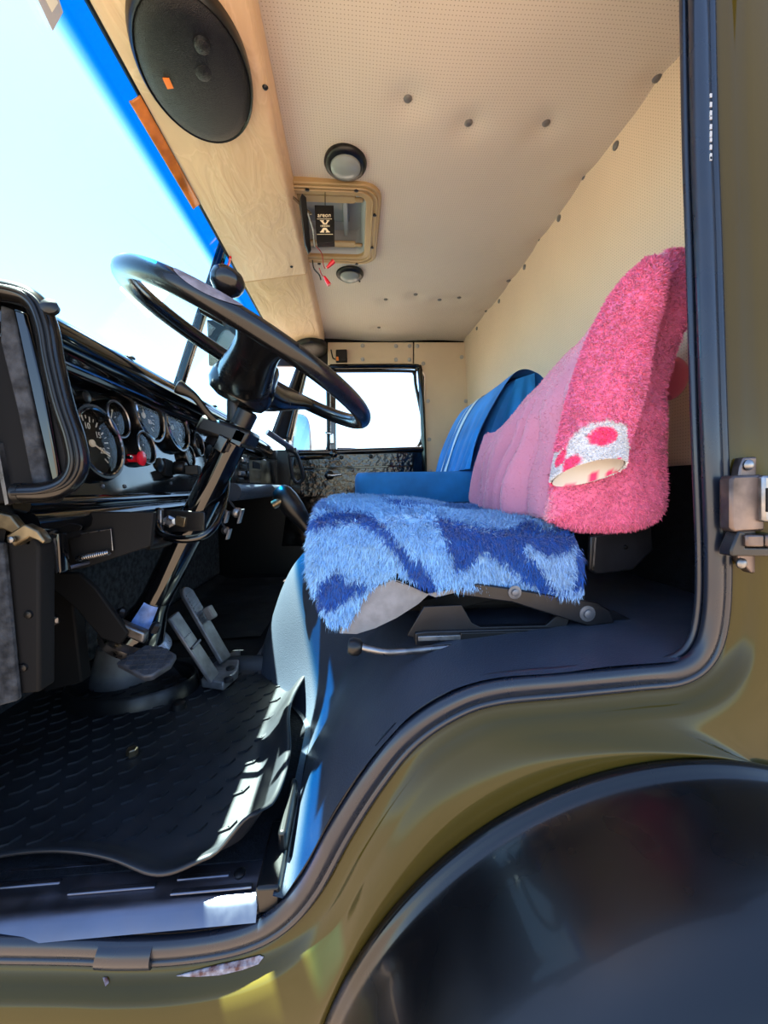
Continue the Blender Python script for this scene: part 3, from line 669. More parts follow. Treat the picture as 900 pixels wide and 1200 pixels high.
sc_ = thing('steering_column', 'slanted glossy black steering column with clamp and turn-signal stalk', 'steering column', U(165, 735, YW))
top = np.array(U(289, 484, YW)); bot = np.array(U(168, 732, YW)); cax = nrm(top - bot)
obj('tube', g().tube([bot, top - cax * .03], .0285, 20), M_gloss, sc_)
obj('upper_shaft', g().tube([top - cax * .05, Cw - axis * .095], [.017, .0155], 16), M_dsteel, sc_)
obj('shaft_collar', g().lathe(top - cax * .012, cax, [(.022, -.02), (.022, .014), (.018, .018)], 18), M_plast, sc_)
cc = np.array(U(268, 510, YW))
obj('stalk_housing', g().obox(cc + cax * .004, [np.array([1, 0, -.35]), (0, 1, 0), cax], (.050, .042, .018)), M_plast, sc_, bevel=.008)
obj('clamp_band', g().lathe(cc - cax * .022, cax, [(.033, -.010), (.035, -.008), (.035, .008), (.033, .010)], 24), M_black, sc_)
obj('clamp_ear', g().obox(cc + np.array([.03, -.03, -.01]), [dv, (0, 1, 0), cax], (.012, .012, .016)).obox(cc + np.array([-.002, -.04, -.022]), [dv, (0, 1, 0), cax], (.010, .008, .016)), M_gloss, sc_, bevel=.003)
obj('turn_stalk', g().tube(cr([U(258, 498, .79), U(243, 484, .775), U(228, 465, .76), U(212, 455, .75), U(207, 452, .748)], 20), [.006 + .006 * sm(8, 16, i) - .004 * sm(17, 19, i) for i in range(20)], 12, flat=(.8, 1.1)), M_plast, sc_)
obj('foot_cone', g().lathe(bot, -cax, [(.029, -.06), (.031, -.04), (.040, -.01), (.050, .02), (.052, .03)], 24), M_gloss, sc_)
obj('blue_label', g().loft([[bot + cax * (.012 + .046 * i) + .0312 * (1.35 - .35 * i) * (math.cos(t) * -yv + math.sin(t) * dv) for t in np.linspace(-.25, .65, 8)] for i in (0, 1)]), M_bluelab, sc_, label='worn blue label on the column foot')
fc = np.array(U(158, 738, .80))
obj('foot_flange', g().lathe(bot - cax * .032, cax, [(.066, -.012), (.068, -.008), (.068, .004), (.052, .010)], 26), M_steel, sc_)
obj('flange_clamp', g().obox(U(152, 738, .755), [np.array(U(172, 744, .75)) - np.array(U(134, 728, .75)), (0, 1, 0), (0.2, 0, 1)], (.034, .010, .011)), M_steel, sc_, bevel=.004)
for a, b in ((142, 718), (182, 735)):
    obj('flange_bolt', g().lathe(U(a, b, .775), cax, [(.009, -.01), (.009, .006), (.005, .010)], 6), M_dsteel, sc_, smooth=0)
# loop bracket around the column
lb = thing('column_loop_bracket', 'polished black tube loop and bolted bracket hugging the column', 'bracket', U(225, 628, .76))
obj('loop', g().tube(cr([U(a, b, c) for a, b, c in ((186, 598, .80), (184, 615, .77), (192, 628, .75), (215, 632, .745), (240, 627, .75), (256, 608, .78), (264, 580, .84), (266, 560, .88))], 50), .0075, 12), M_gloss, lb)
obj('bracket_plate', g().pxprism([(184, 597), (190, 597), (240, 600), (240, 622), (192, 624), (184, 620)], .79, .01), M_black, lb, bevel=.002)
obj('plate_edge', g().pxprism([(184, 597), (189, 597), (189, 622), (184, 622)], .772, .012), M_steel, lb, bevel=.002)
obj('bolt', g().lathe(U(200, 611, .79), (.15, -1, .05), [(.012, 0), (.012, .010), (.007, .012)], 6), M_steel, lb, smooth=0)
obj('link', g().pxprism([(206, 604), (218, 606), (216, 618), (205, 616)], .785, .008), M_brass, lb, bevel=.002)
for (a, b, s_) in ((263, 602, 1), (279, 601, 1.2), (265, 622, .9)):
    t_ = thing('choke_knob' if s_ < 1 else 'key_switch', {263: 'small grey switch body right beside the steering column', 279: 'larger grey switch with a tab, second from the column', 265: 'small grey lever hanging below the two switches'}[a], 'switch', U(a, b, 1.15))
    obj('body', g().lathe(U(a, b, 1.15), (.6, -1, 0), [(.013 * s_, -.014), (.013 * s_, 0), (.008 * s_, .004)], 16), M_steel, t_)
    obj('tab', g().obox(np.array(U(a + 3, b + 4, 1.14)), [(1, .2, 0), (0, 1, 0), (0.3, 0, 1)], (.004, .010, .018 * s_)), M_pedal, t_, bevel=.002)
    obj('mount_arm', g().tube([np.array(U(a, b, 1.16)), np.array(U(a, b, 1.16)) + np.array([-.035, .012, .045 if b < 610 else .06])], .005, 8), M_black, t_)

# ================================================================== PEDALS, FLOOR MAT
def pxloft_plate(corners, Y, off): return g().prism([U(a, b, y) for (a, b), y in zip(corners, Y)], off)
ac = thing('accelerator_pedal', 'long grey accelerator treadle with ribbed rounded top', 'pedal', Uz(262, 790, FZ + .02))
def treadle(c0, c1, Y0, Y1, wid, thick, root, n=16, roundtop=True):
    a = np.array(U(*c0, Y0)); b = np.array(U(*c1, Y1)); ln = np.linalg.norm(b - a); t = nrm(b - a)
    side = nrm(np.array([.10, 1, 0]) - t * np.array([.10, 1, 0]).dot(t)); n_ = np.cross(t, side); n_ = n_ if n_[0] > 0 else -n_
    pts = [(-wid, 0), (wid, 0)]
    if roundtop: pts += [(wid * math.cos(q), ln - wid + wid * math.sin(q)) for q in np.linspace(0, math.pi, 9)]
    else: pts += [(wid, ln), (-wid, ln)]
    return a, t, side, n_, ln, g().prism([a + side * u + t * v for u, v in pts], n_ * thick)
a, t, sd, n_, ln, geo = treadle((262, 775), (213, 690), 1.02, 1.05, .024, .012, ac)
obj('treadle', geo, M_pedal, ac, bevel=.003)
for i in range(10):
    obj('grip_rib', g().obox(a + t * (ln * .52 + i * .0095) + n_ * .0125, [sd * 1 + t * .25, t, n_], (.019, .0018, .0012)), M_pedal, ac)
obj('side_lug', g().obox(U(246, 718, 1.04), [t, sd, n_], (.018, .012, .010)), M_ped, ac, bevel=.004)
obj('hinge_base', g().prism([Uz(x, y, FZ + .02) for x, y in ((236, 806), (246, 790), (262, 776), (282, 770), (279, 795), (262, 810))], (0, 0, .022)), M_pedal, ac, bevel=.004)
for x, y in ((270, 783), (268, 796)): obj('bolt_head', g().lathe(Uz(x, y, FZ + .044), (0, 0, 1), [(.011, -.004), (.011, .003), (.006, .005)], 14), M_dsteel, ac)
bp = thing('brake_pedal', 'narrow grey metal pedal with a cross bar beside the accelerator', 'pedal', Uz(246, 800, FZ + .02))
a, t, sd, n_, ln, geo = treadle((249, 796), (200, 722), .94, .93, .021, .010, bp, roundtop=False)
obj('treadle', geo, M_pedal, bp, bevel=.003)
obj('cross_bar', g().obox(a + t * ln * .52 + n_ * .013, [sd, t, n_], (.021, .003, .004)), M_alu, bp, bevel=.001)
for i in range(5): obj('scuff_stud', g().obox(a + t * ln * .68 + n_ * .0108 + sd * (-.014 + .007 * i), [sd, t, n_], (.0022, .0015, .0006)), M_alu, bp)
cp_ = thing('clutch_pedal', 'square black clutch pedal pad with diamond tread on grey foot', 'pedal', Uz(140, 808, FZ + .01))
pc = [(135, 776), (150, 768), (170, 755), (190, 757), (207, 766), (200, 778), (178, 792), (168, 793)]
pad = [np.array(U(x, y, .70 + .0016 * (792 - y) + .0002 * (x - 135))) for x, y in pc]
pn = nrm(np.cross(pad[2] - pad[0], pad[5] - pad[0])); pn = pn if pn[2] > 0 else -pn
obj('pad', g().prism([p - pn * .016 for p in pad], pn * .016), M_padr, cp_, bevel=.004)
ctr = sum(pad) / len(pad); e1 = nrm(pad[2] - pad[0]); e2 = nrm(np.cross(pn, e1)); tr_ = G()
for i in range(-5, 6):
    for j in range(-5, 6):
        c = ctr + e1 * i * .0075 + e2 * j * .0075; x, y = topx(c)
        ins = True
        for k in range(len(pc)):
            (x0, y0), (x1, y1) = pc[k], pc[(k + 1) % len(pc)]
            if (x1 - x0) * (y - y0) - (y1 - y0) * (x - x0) < 35: ins = False
        if ins: tr_.obox(c + pn * .0008, [e1 + e2 * (1 if (i + j) % 2 else -1), pn, np.cross(pn, e1 + e2 * (1 if (i + j) % 2 else -1))], (.0042, .0012, .0011))
obj('diamond_tread', tr_, M_padr, cp_, kind='stuff')
obj('arm', g().tube([ctr - pn * .014, ctr + np.array([-.06, .07, -.03]), ctr + np.array([-.12, .15, .02])], .010, 10), M_dsteel, cp_)
pdm = tag(obj('pedal_pedestal', g().loft([[np.array(Uz(140, 806, FZ + .005)) * 0 + np.array([Uz(138, 806, FZ)[0] + r * 1.0 * math.cos(t_), Uz(138, 806, FZ)[1] + .03 + r * .9 * math.sin(t_), FZ + z]) for t_ in np.linspace(0, 2 * math.pi, 28, endpoint=False)] for r, z in ((.080, -.005), (.078, .02), (.066, .06), (.056, .10), (.046, .104))], cu=True, caps=True), M_ped, smooth=35), 'pale grey cast metal pedestal behind the square clutch pad', 'pedestal')
bt = thing('pedal_boot_rim', 'raised black rubber rim round the pedal opening behind the mat', 'boot', Uz(150, 815, FZ))
c_ = np.array(Uz(145, 812, FZ + .03))
obj('rim', g().loft([[c_ + np.array([rx * math.cos(t_), ry * math.sin(t_) + .04, z]) for t_ in np.linspace(0, 2 * math.pi, 40, endpoint=False)] for rx, ry, z in ((.150, .105, -.028), (.146, .100, .010), (.140, .095, .016), (.133, .088, .010), (.128, .085, -.02))], cu=True), M_rubber, bt)
obj('boot_bolt', g().lathe(Uz(209, 825, FZ + .02), (0, 0, 1), [(.016, -.01), (.015, .004), (.008, .008)], 16), M_rubber, bt)

# floor mat
mt = thing('rubber_floor_mat', 'black rubber driver floor mat with checker tread and raised edges', 'floor mat', (-.42, .74, FZ))
X0, X1, Y0, Y1 = -.82, -.125, .478, 1.04
rows = []
NX, NY = 90, 80
for j in range(NY + 1):
    v = j / NY; r = []
    for i in range(NX + 1):
        u = i / NX
        x1 = X1 + .012 * math.sin(v * 9) - .02 * sm(.8, 1, v) - .012 * sm(.04, 0, v)
        x = X0 + (x1 - X0) * u
        y0 = Y0 + .020 + .022 * math.sin(x * 12 + .9) - .012 * math.exp(-((x + .245) / .05) ** 2) + .008 * sm(-.2, -.12, x)
        y = y0 + (Y1 - y0) * v
        z = FZ + .012 + .003 * noise.noise((x * 7, y * 7, 0))
        z += .050 * sm(.055, 0, x1 - x) + .038 * sm(.03, 0, y1_ if False else Y1 - y)
        z += (.008 + .007 * math.sin(x * 17 + 1)) * sm(.035, 0, y - y0)
        z += .022 * math.exp(-((x + .18) / .05) ** 2) * sm(.05, 0, y - y0) 
        r.append((x, y, z))
    rows.append(r)
mo = obj('mat_sheet', g().loft(rows), M_mat, mt, smooth=70)
sol = mo.modifiers.new('solid', 'SOLIDIFY'); sol.thickness = .004; sol.offset = -1
mb = BVHTree.FromPolygons([p for r in rows for p in r], [[j * (NX + 1) + i, j * (NX + 1) + i + 1, (j + 1) * (NX + 1) + i + 1, (j + 1) * (NX + 1) + i] for j in range(NY) for i in range(NX)])
tg = G()
for j in range(15):
    for i in range(14):
        x = -.74 + .042 * i + (.021 if j % 2 else 0); y = .535 + .033 * j
        if x > -.185: continue
        h_ = mb.ray_cast(Vector((x, y, 0)), Vector((0, 0, -1)))
        if h_[0] is None: continue
        z = h_[0].z + .0012
        tg.obox((x, y, z), [(1, .45, 0), (-.45, 1, 0), (0, 0, 1)], (.0075, .0019, .0020))
        tg.obox((x + .0095, y + .0085, z), [(.55, 1, 0), (1, -.55, 0), (0, 0, 1)], (.0075, .0019, .0020))
obj('checker_tread', tg, M_mat, mt, kind='stuff')
h_ = mb.ray_cast(Vector((Uz(155, 884, FZ + .014)[0], Uz(155, 884, FZ + .014)[1], 0)), Vector((0, 0, -1)))[0]
bl = thing('floor_bolt', 'rusty hex bolt standing up through the floor mat', 'bolt', (h_.x, h_.y, h_.z))
obj('washer', g().lathe((h_.x, h_.y, h_.z), (0, 0, 1), [(.013, -.002), (.013, .0015), (.010, .002)], 18), M_rubber, bl)
obj('hex_head', g().lathe((h_.x, h_.y, h_.z), (.05, -.05, 1), [(.0095, 0), (.0095, .013), (.0075, .0145)], 6), M_brass, bl, smooth=0)
# passenger footwell mat
pm = tag(obj('passenger_floor_mat', g().loft([[(x, y, FZ + .008 + .02 * sm(.05, 0, x + .75) + .004 * noise.noise((x * 9, y * 9, 1))) for x in np.linspace(-.75, -.32, 24)] for y in np.linspace(1.28, 2.15, 40)]), M_mat), 'dark rubber mat in the far passenger footwell', 'floor mat')

# gear lever
gl_ = thing('gear_lever', 'black gear lever knob with a side button leaning behind the blanket', 'gear lever', (-.03, 1.0, -.16))
ka = np.array(U(328, 575, 1.02)); kb_ = np.array(U(364, 622, 1.02)); kx = nrm(ka - kb_)
obj('knob', g().lathe(kb_, kx, [(.020, 0), (.022, .03), (.026, .045), (.031, .07), (.033, .10), (.030, .122), (.020, .136), (.001, .141)], 26, su=1, sv=.9), M_plast, gl_)
obj('side_button', g().lathe(np.array(U(331, 586, 1.0)), np.array(U(320, 592, 1.0)) - np.array(U(331, 586, 1.0)), [(.011, 0), (.011, .026), (.009, .028)], 14), M_brass, gl_)
obj('shaft', g().tube([kb_, kb_ - kx * .10, kb_ - kx * .16 + np.array([0, .02, -.03])], .012, 12), M_dsteel, gl_)

# ================================================================== OVERHEAD
ov = thing('overhead_shelf', 'long tan vinyl-covered overhead shelf above the windscreen', 'shelf', (-.28, 1.3, .80))
hp = [(-.392, .748), (-.386, .742), (-.166, .776), (-.158, .784), (-.150, .84), (-.374, .84), (-.390, .79)]
def hz(x): return .742 + (x + .386) / .22 * .034
yseam = Uz(320, 327, .757)[1]
obj('cover_panel', extr(hp, .42, yseam - .0012), M_tan, ov, bevel=.006)
obj('cover_panel', extr(hp, yseam + .0012, 2.22), M_tan, ov, bevel=.006)
obj('front_edge', g().tube([(-.394, .42, .750), (-.394, 2.2, .750)], .006, 8), M_rubber, ov)
for a, b in ((341.5, 313), (311, 108)):
    p = Uz(a, b, .768); obj('small_screw', g().lathe((p[0], p[1], hz(p[0])), (0, 0, -1), [(.006, 0), (.004, .003), (.001, .004)], 10), M_dsteel, ov)
sp_n = nrm([.034, 0, -.22]); sp_v = nrm([.22, 0, .034])
def speaker(name, label, c, sx=1.0):
    r_ = thing(name, label, 'speaker', c, 'oval speakers in the overhead shelf')
    prof = lambda L: [(a, b) for a, b in L]
    k = dict(su=.136 * sx, sv=.095 * sx, ref=(0, 1, 0), seg=56)
    obj('frame', g().lathe(c, sp_n, [(1.0, -.004), (1.0, .012), (.985, .020), (.955, .024), (.93, .022)], caps=False, **k), M_plast, r_)
    gr_ = obj('grille', g().lathe(c, sp_n, [(.95, .018), (.90, .026), (.75, .031), (.5, .035), (.25, .037), (.004, .0375)], **k), M_grille, r_)
    return r_, gr_
cs = np.array(Uz(229, 82, .752)); cs[2] = hz(cs[0])
r_, gr_ = speaker('oval_speaker', 'big black oval speaker with orange tag, on the near end of the shelf', cs)
_tx = Uz(197, 97, cs[2] - .03)[0]; _tz = hz(_tx) - .034
obj('brand_tag', g().obox(np.array(Uz(197, 97, _tz)), [(0, 1, 0), sp_v, sp_n], (.0085, .0055, .002)), M_orange, gr_, label='small orange tag')
for (a, b, r0_) in ((237, 58, .012), (238, 88, .016)):
    p = np.array(Uz(a, b, cs[2] - .036)); obj('tweeter_dome', g().lathe(p + np.array([0, 0, .004]), sp_n, [(r0_ * 1.1, -.004), (r0_, .001), (r0_ * .6, .004), (.0005, .005)], 20), M_grille, gr_)
cs2 = np.array(Uz(363, 408, .762)); cs2[2] = hz(cs2[0])
speaker('oval_speaker', 'dark oval speaker at the far end of the shelf by the passenger window', cs2)
# sun visor, stickers, wire
vz = .735
p0 = np.array(Uz(163, 115, vz)); p1 = np.array(Uz(234, 241, vz))
vs_ = thing('amber_visor', 'amber orange translucent visor strip under the front edge of the shelf', 'visor', p0)
obj('strip', g().prism([p0 + [-.016, 0, -.004], p0 + [.002, 0, .008], p1 + [.002, 0, .008], p1 + [-.016, 0, -.004]], (0, 0, -.006)), M_amber, vs_, bevel=.002)
obj('strip_edge', g().tube([p0 + [-.016, 0, -.007], p1 + [-.016, 0, -.007]], .0025, 8), M_amber, vs_)
def on_glass(px, py, d=.004):
    r0 = ray(px, py); # x = wx(z): solve
    # t*rx = -.425-.36*(.75 - t*rz)
    t_ = (-.425 - .27) / (r0[0] - .36 * r0[2]); return r0 * t_ + np.array([d, 0, 0])
s1 = thing('square_sticker', 'grey sticker with a pale centre at the top left of the windscreen', 'sticker', on_glass(55, 5))
obj('sheet', g().prism([on_glass(a, b) for a, b in ((38, -6), (58, 36), (70, 14), (62, -10))], (.001, 0, 0)), M_stick, s1, smooth=0)
obj('pale_centre', g().prism([on_glass(a, b, .0055) for a, b in ((46, -6), (56, 14), (63, 3), (58, -8))], (.0008, 0, 0)), M_stick2, s1, smooth=0)
M_paper = bpy.data.materials.new('translucent_white_film'); M_paper.use_nodes = True
_t = M_paper.node_tree; _tl = _t.nodes.new('ShaderNodeBsdfTranslucent'); _tp = _t.nodes.new('ShaderNodeBsdfTransparent'); _mx = _t.nodes.new('ShaderNodeMixShader'); _mx.inputs[0].default_value = .35
_t.links.new(_tp.outputs[0], _mx.inputs[1]); _t.links.new(_tl.outputs[0], _mx.inputs[2]); _t.links.new(_mx.outputs[0], _t.nodes['Material Output'].inputs['Surface'])
tag(obj('pale_diamond', g().prism([on_glass(a, b, .004) for a, b in ((138, 338), (160, 311), (196, 344), (172, 372))], (.0006, 0, 0)), M_paper, smooth=0), 'faint white translucent diamond on the windscreen behind the wheel rim', 'sticker')  # thin translucent white sheet set against the glass
tag(obj('red_wire', g().tube(cr([np.array(Uz(a, b, .742)) + [0, 0, -.004] for a, b in ((270, 300), (268, 308), (264, 315), (263, 322))], 16), .004, 8), M_red), 'short red wire hanging at the windscreen edge of the shelf', 'wire')

# dome lamps
def dome(c, s, label):
    r_ = thing('dome_lamp', label, 'lamp', c, 'round ceiling lamps')
    obj('ring', g().lathe(c, (0, 0, -1), [(.053 * s, -.004), (.055 * s, .003), (.053 * s, .008), (.047 * s, .012), (.041 * s, .013), (.038 * s, .011)], 36, caps=False), M_plast, r_)
    obj('lens', g().lathe(c, (0, 0, -1), [(.039 * s, .010), (.038 * s, .016), (.029 * s, .023), (.012 * s, .027), (.0005, .0275)], 30), M_lens, r_)
c = np.array(Uz(405, 194, CZ - .01)); c[2] = CZ - .002; dome(c, 1.0, 'larger dome lamp with black ring on the ceiling nearest the door')
c = np.array(Uz(410, 323, CZ - .01)); c[2] = CZ - .002; dome(c, .98, 'dome lamp with black ring beyond the roof hatch')
obj('ring_screw', g().lathe(np.array(c) + [.038, .03, -.012], (0, 0, -1), [(.004, 0), (.003, .004)], 8), M_black, bpy.data.objects['dome_lamp.001'])

# roof hatch
ht = thing('roof_vent_hatch', 'tan framed roof vent hatch with rounded corners and grey duct', 'hatch', (-.06, 1.24, CZ))
def ringgeo(o, i, z0, z1, r0=.055, r1=.03):
    A = rrect(*o, r0); B = rrect(*i, r1)
    return g().loft([[(x, y, z0) for x, y in A], [(x, y, z1) for x, y in A], [(x, y, z1) for x, y in B], [(x, y, z0) for x, y in B]], cu=True)
fr_ = obj('frame', ringgeo((OX0, OX1, OY0, OY1), (HX0 - .004, HX1 - .006, HY0 + .004, HY1 - .004), CZ + .004, CZ - .012), M_frame, ht, bevel=.004)
for d_ in (.012, .024):
    A = rrect(OX0 + d_, OX1 - d_, OY0 + d_, OY1 - d_, .055 - d_ * .6)
    obj('frame_rib', g().tube([(x, y, CZ - .013) for x, y in A], .0030, 6, closed=True), M_frame, fr_)
for a, b in ((360, 222), (417.5, 223), (439, 252), (436, 290), (418, 309), (374, 309)):
    p = Uz(a, b, CZ - .014); obj('frame_screw', g().lathe(p, (0, 0, -1), [(.006, -.001), (.006, .002), (.003, .0035)], 12), M_dsteel, fr_)
# duct: five walls going up
A = rrect(HX0, HX1 - .006, HY0 + .004, HY1 - .004, .03); B = rrect(HX0 + .01, HX1 - .016, HY0 + .014, HY1 - .014, .025)
obj('duct', g().loft([[(x, y, CZ) for x, y in A], [(x, y, CZ + .02) for x, y in B], [(x, y, CZ + .075) for x, y in B]], cu=True).add([(x, y, CZ + .075) for x, y in B], [list(range(len(B)))]), M_greyp, ht)
obj('hatch_pane', g().box(HX0 + .05, HX1 - .055, HY0 + .07, HY1 - .08, CZ + .060, CZ + .066), M_lens, ht, bevel=.004)
obj('pane_rail', g().box(HX1 - .075, HX1 - .060, HY0 + .03, HY1 - .03, CZ + .045, CZ + .062), M_greyp, ht, bevel=.003)
for y in (HY0 + .045, HY1 - .045):
    obj('cross_bracket', g().box(HX0 + .01, HX1 - .035, y - .016, y + .016, CZ + .006, CZ + .014).box(HX1 - .040, HX1 - .012, y - .008, y + .008, CZ + .004, CZ + .012), M_frame, ht, bevel=.004)
# freshener box with print, dark panel, wires
YB = 1.13
af = thing('air_freshener_box', 'small black air freshener carton with cream lettering hanging at the hatch', 'air freshener', U(381, 285, YB))
bx = [(368.5, 240), (391, 240.5), (392, 284.5), (371, 285)]
obj('carton', g().pxprism(bx, YB, .020), M_box, af, bevel=.0015)
uxv = np.array(U(391, 262, YB)) - np.array(U(369, 262, YB)); uzv = np.array(U(380, 250, YB)) - np.array(U(380, 270, YB))
obj('brand_text', text_geo('areon', .0158, U(380, 252.3, YB - .0006), uxv, uzv), M_cream, af, smooth=0)
obj('print_rule', g().pxprism([(371.5, 256.2), (389, 256.2), (389, 256.7), (371.5, 256.7)], YB - .0006, .0006), M_cream, af, smooth=0)
obj('print_rule', g().pxprism([(371.5, 274.2), (390, 274.2), (390, 274.7), (371.5, 274.7)], YB - .0006, .0006), M_cream, af, smooth=0)
xb = G()
for a in ([(375, 258), (379.5, 258), (379.5, 258.8), (378.7, 259), (381, 262), (383.5, 259), (382.6, 258.8), (382.6, 258), (386, 258), (386, 258.8), (385, 259), (382.6, 263), (379, 263), (376, 259), (375, 258.8)],
          [(378.6, 267), (382.4, 267), (385.6, 271.2), (386.6, 271.5), (386.6, 272.3), (381.8, 272.3), (381.8, 271.5), (382.6, 271.2), (380.9, 268.8), (379.2, 271.2), (380, 271.5), (380, 272.3), (375, 272.3), (375, 271.5), (376, 271.2)]):
    xb.pxprism(a, YB - .0006, .0006)
obj('emblem_print', xb, M_cream, af, smooth=0)
obj('version_text', text_geo('VERSION', .0066, U(380.8, 265, YB - .0006), uxv, uzv), M_cream, af, smooth=0)
obj('hang_cord', g().tube([U(381, 240.5, YB + .01), U(381, 238, YB + .01), (U(381, 238, YB)[0], YB + .02, CZ + .012)], .0012, 6), M_box, af)
dk = thing('tilted_display', 'thin black flat display seen edge-on beside the air freshener', 'display', U(359, 262, 1.10))
obj('case', g().prism([U(351.5, 232, 1.06), U(354, 226, 1.06), U(359, 231, 1.06), U(360, 249, 1.08), U(365, 293, 1.12), U(362, 296, 1.12), U(358, 285, 1.10)], (-.004, .012, 0)), M_box, dk, bevel=.002)
obj('bezel', g().tube([U(361, 250, 1.08), U(367, 270, 1.09), U(369, 290, 1.11)], .003, 8), M_steel, dk)
obj('stalk', g().tube([U(358, 252, 1.085), U(364, 251, 1.10), (-.155, 1.14, .80)], .004, 8), M_chrome, dk)
for (lab, pts, con) in (('thin wire with a red connector pointing up, beside the hatch', ((369, 287, 1.2), (377, 297, 1.2), (379, 310, 1.2), (381, 315, 1.2)), ((383, 314, 1.2), (391, 306, 1.2))),
                        ('thin wire with the lower red connector, near the second dome lamp', ((374, 314, 1.24), (377, 322, 1.24), (380, 325, 1.24)), ((380, 324, 1.24), (386, 334, 1.24)))):
    wt = thing('loose_wire', lab, 'wire', U(*pts[0]), 'loose wires by the hatch')
    obj('lead', g().tube(cr([U(*p) for p in pts], 16), .0016, 6), mat('wire_red', (.3, .03, .03), .5), wt)
    a, b = np.array(U(*con[0])), np.array(U(*con[1])); obj('connector', g().tube([a, a + (b - a) * .5, b], [.0035, .006, .007], 8), M_red, wt)
wt = thing('loose_wire', 'thin black wire dangling from the shelf edge', 'wire', U(367, 312, 1.26), 'loose wires by the hatch')
obj('lead', g().tube(cr([U(366, 305, 1.26), U(368, 315, 1.26), U(374, 322, 1.26), U(376, 328, 1.26)], 16), .0022, 6), M_box, wt)
# little switch box on far wall
sb = thing('switch_box', 'small black box with orange indicator above the passenger window', 'switch box', P(400, 423, YF - .03))
obj('case', g().pxprism([(393.5, 409.5), (406.5, 409), (407, 422.5), (393.5, 423)], YF - .04, .04), M_box, sb, bevel=.004)
obj('indicator', g().pxprism([(394, 418), (396.5, 418), (397, 422.3), (394, 422.5)], YF - .044, .006), M_orange, sb)
obj('lead', g().tube(cr([P(393, 421, YF - .03), P(390, 419, YF - .03), P(388, 410, YF - .02)], 12), .004, 6), M_box, sb)
# outside mirror
mi = thing('side_mirror', 'oval side mirror coloured the blue of reflected sky, outside the vent window', 'mirror', U(353, 530, 2.55))
mp_ = cr([(344, 487), (348, 484), (356, 485), (362, 492), (365, 510), (364, 532), (344, 532), (343, 510)], 40, closed=True)
obj('shell', g().prism([U(a, b, 2.555 + (a - 353.5) * .0050) for a, b in mp_], (-.05, .035, 0)), M_greyp, mi, bevel=.006)
mc = (353.5, 509)
obj('mirror_face', g().prism([U(mc[0] + (a - mc[0]) * .84, mc[1] + (b - mc[1]) * .92, 2.546 + (a - mc[0]) * .0050) for a, b in mp_], (0.001, .004, .0)), M_mirror, mi)
obj('mirror_arm', g().tube([U(353, 530, 2.58), U(345, 545, 2.45), P(338, 545, 2.31)], .012, 10), M_black, mi)

# ================================================================== FUR HELPERS
def tri_surface(rows):
    n = len(rows[0]); V = np.array([p for r in rows for p in r]); T = []
    for i in range(len(rows) - 1):
        for j in range(n - 1):
            a = i * n + j; T += [(a, a + 1, a + n + 1), (a, a + n + 1, a + n)]
    return V, np.array(T)
def smooth_normals(V, T, flip_ref=None):
    fn = np.cross(V[T[:, 1]] - V[T[:, 0]], V[T[:, 2]] - V[T[:, 0]]); N = np.zeros_like(V)
    for k in range(3): np.add.at(N, T[:, k], fn)
    return N / (np.linalg.norm(N, axis=1, keepdims=True) + 1e-12)
def fur(name, parent, V, T, N, n, length, width, comb, colf, m, lift=.45, jit=.5, clump=None):
    A = np.linalg.norm(np.cross(V[T[:, 1]] - V[T[:, 0]], V[T[:, 2]] - V[T[:, 0]]), axis=1)
    idx = rng.choice(len(T), n, p=A / A.sum()); a = rng.random(n); b = rng.random(n); s = a + b > 1; a[s] = 1 - a[s]; b[s] = 1 - b[s]
    t = T[idx]; wgt = np.stack([1 - a - b, a, b], 1)[:, :, None]
    R = (V[t] * wgt).sum(1); NN = (N[t] * wgt).sum(1); NN /= np.linalg.norm(NN, axis=1, keepdims=True) + 1e-9
    J = rng.normal(0, 1, (n, 3))
    if clump:   # neighbours lean the same way
        q = np.floor(R / clump).astype(int); key = (q[:, 0] * 73856093) ^ (q[:, 1] * 19349663) ^ (q[:, 2] * 83492791)
        tab = rng.normal(0, 1, (4096, 3)); J = .55 * J + .9 * tab[np.abs(key) % 4096]
    C = np.array(comb); D = NN * lift + C - NN * (NN @ C)[:, None] + J * jit; D /= np.linalg.norm(D, axis=1, keepdims=True)
    L = length * (.6 + .8 * rng.random(n))[:, None]
    sd = np.cross(D, rng.normal(0, 1, (n, 3))); sd /= np.linalg.norm(sd, axis=1, keepdims=True) + 1e-9
    sd *= width * (.6 + .8 * rng.random(n))[:, None]
    bend = C * .5 + rng.normal(0, .25, (n, 3))
    mid = R + D * L * .55; tip = R + (D + bend * .6) * L
    R0 = R - NN * .001
    vs = np.stack([R0 - sd, R0 + sd, mid - sd * .7, mid + sd * .7, tip], 1).reshape(-1, 3); vs[:, 2] += H
    base = (np.arange(n) * 5)[:, None]
    tri = np.concatenate([base + np.array([[0, 1, 3]]), base + np.array([[0, 3, 2]]), base + np.array([[2, 3, 4]])], 1).reshape(-1, 3)
    me = bpy.data.meshes.new(name); me.vertices.add(len(vs)); me.vertices.foreach_set('co', vs.ravel())
    me.loops.add(len(tri) * 3); me.loops.foreach_set('vertex_index', tri.ravel().astype(np.int32))
    me.polygons.add(len(tri)); me.polygons.foreach_set('loop_start', (np.arange(len(tri)) * 3).astype(np.int32)); me.polygons.foreach_set('loop_total', np.full(len(tri), 3, np.int32))
    me.update()
    c = colf(R); c = c * (1 + rng.normal(0, .10, (n, 1))); cc = np.clip(np.repeat(c, 5, 0), 0, 1)
    at = me.attributes.new('Col', 'FLOAT_COLOR', 'POINT'); at.data.foreach_set('color', np.concatenate([cc, np.ones((len(cc), 1))], 1).ravel())
    o = bpy.data.objects.new(name, me); COL.objects.link(o); me.materials.append(m); adopt(o, parent); o['kind'] = 'stuff'
    return o
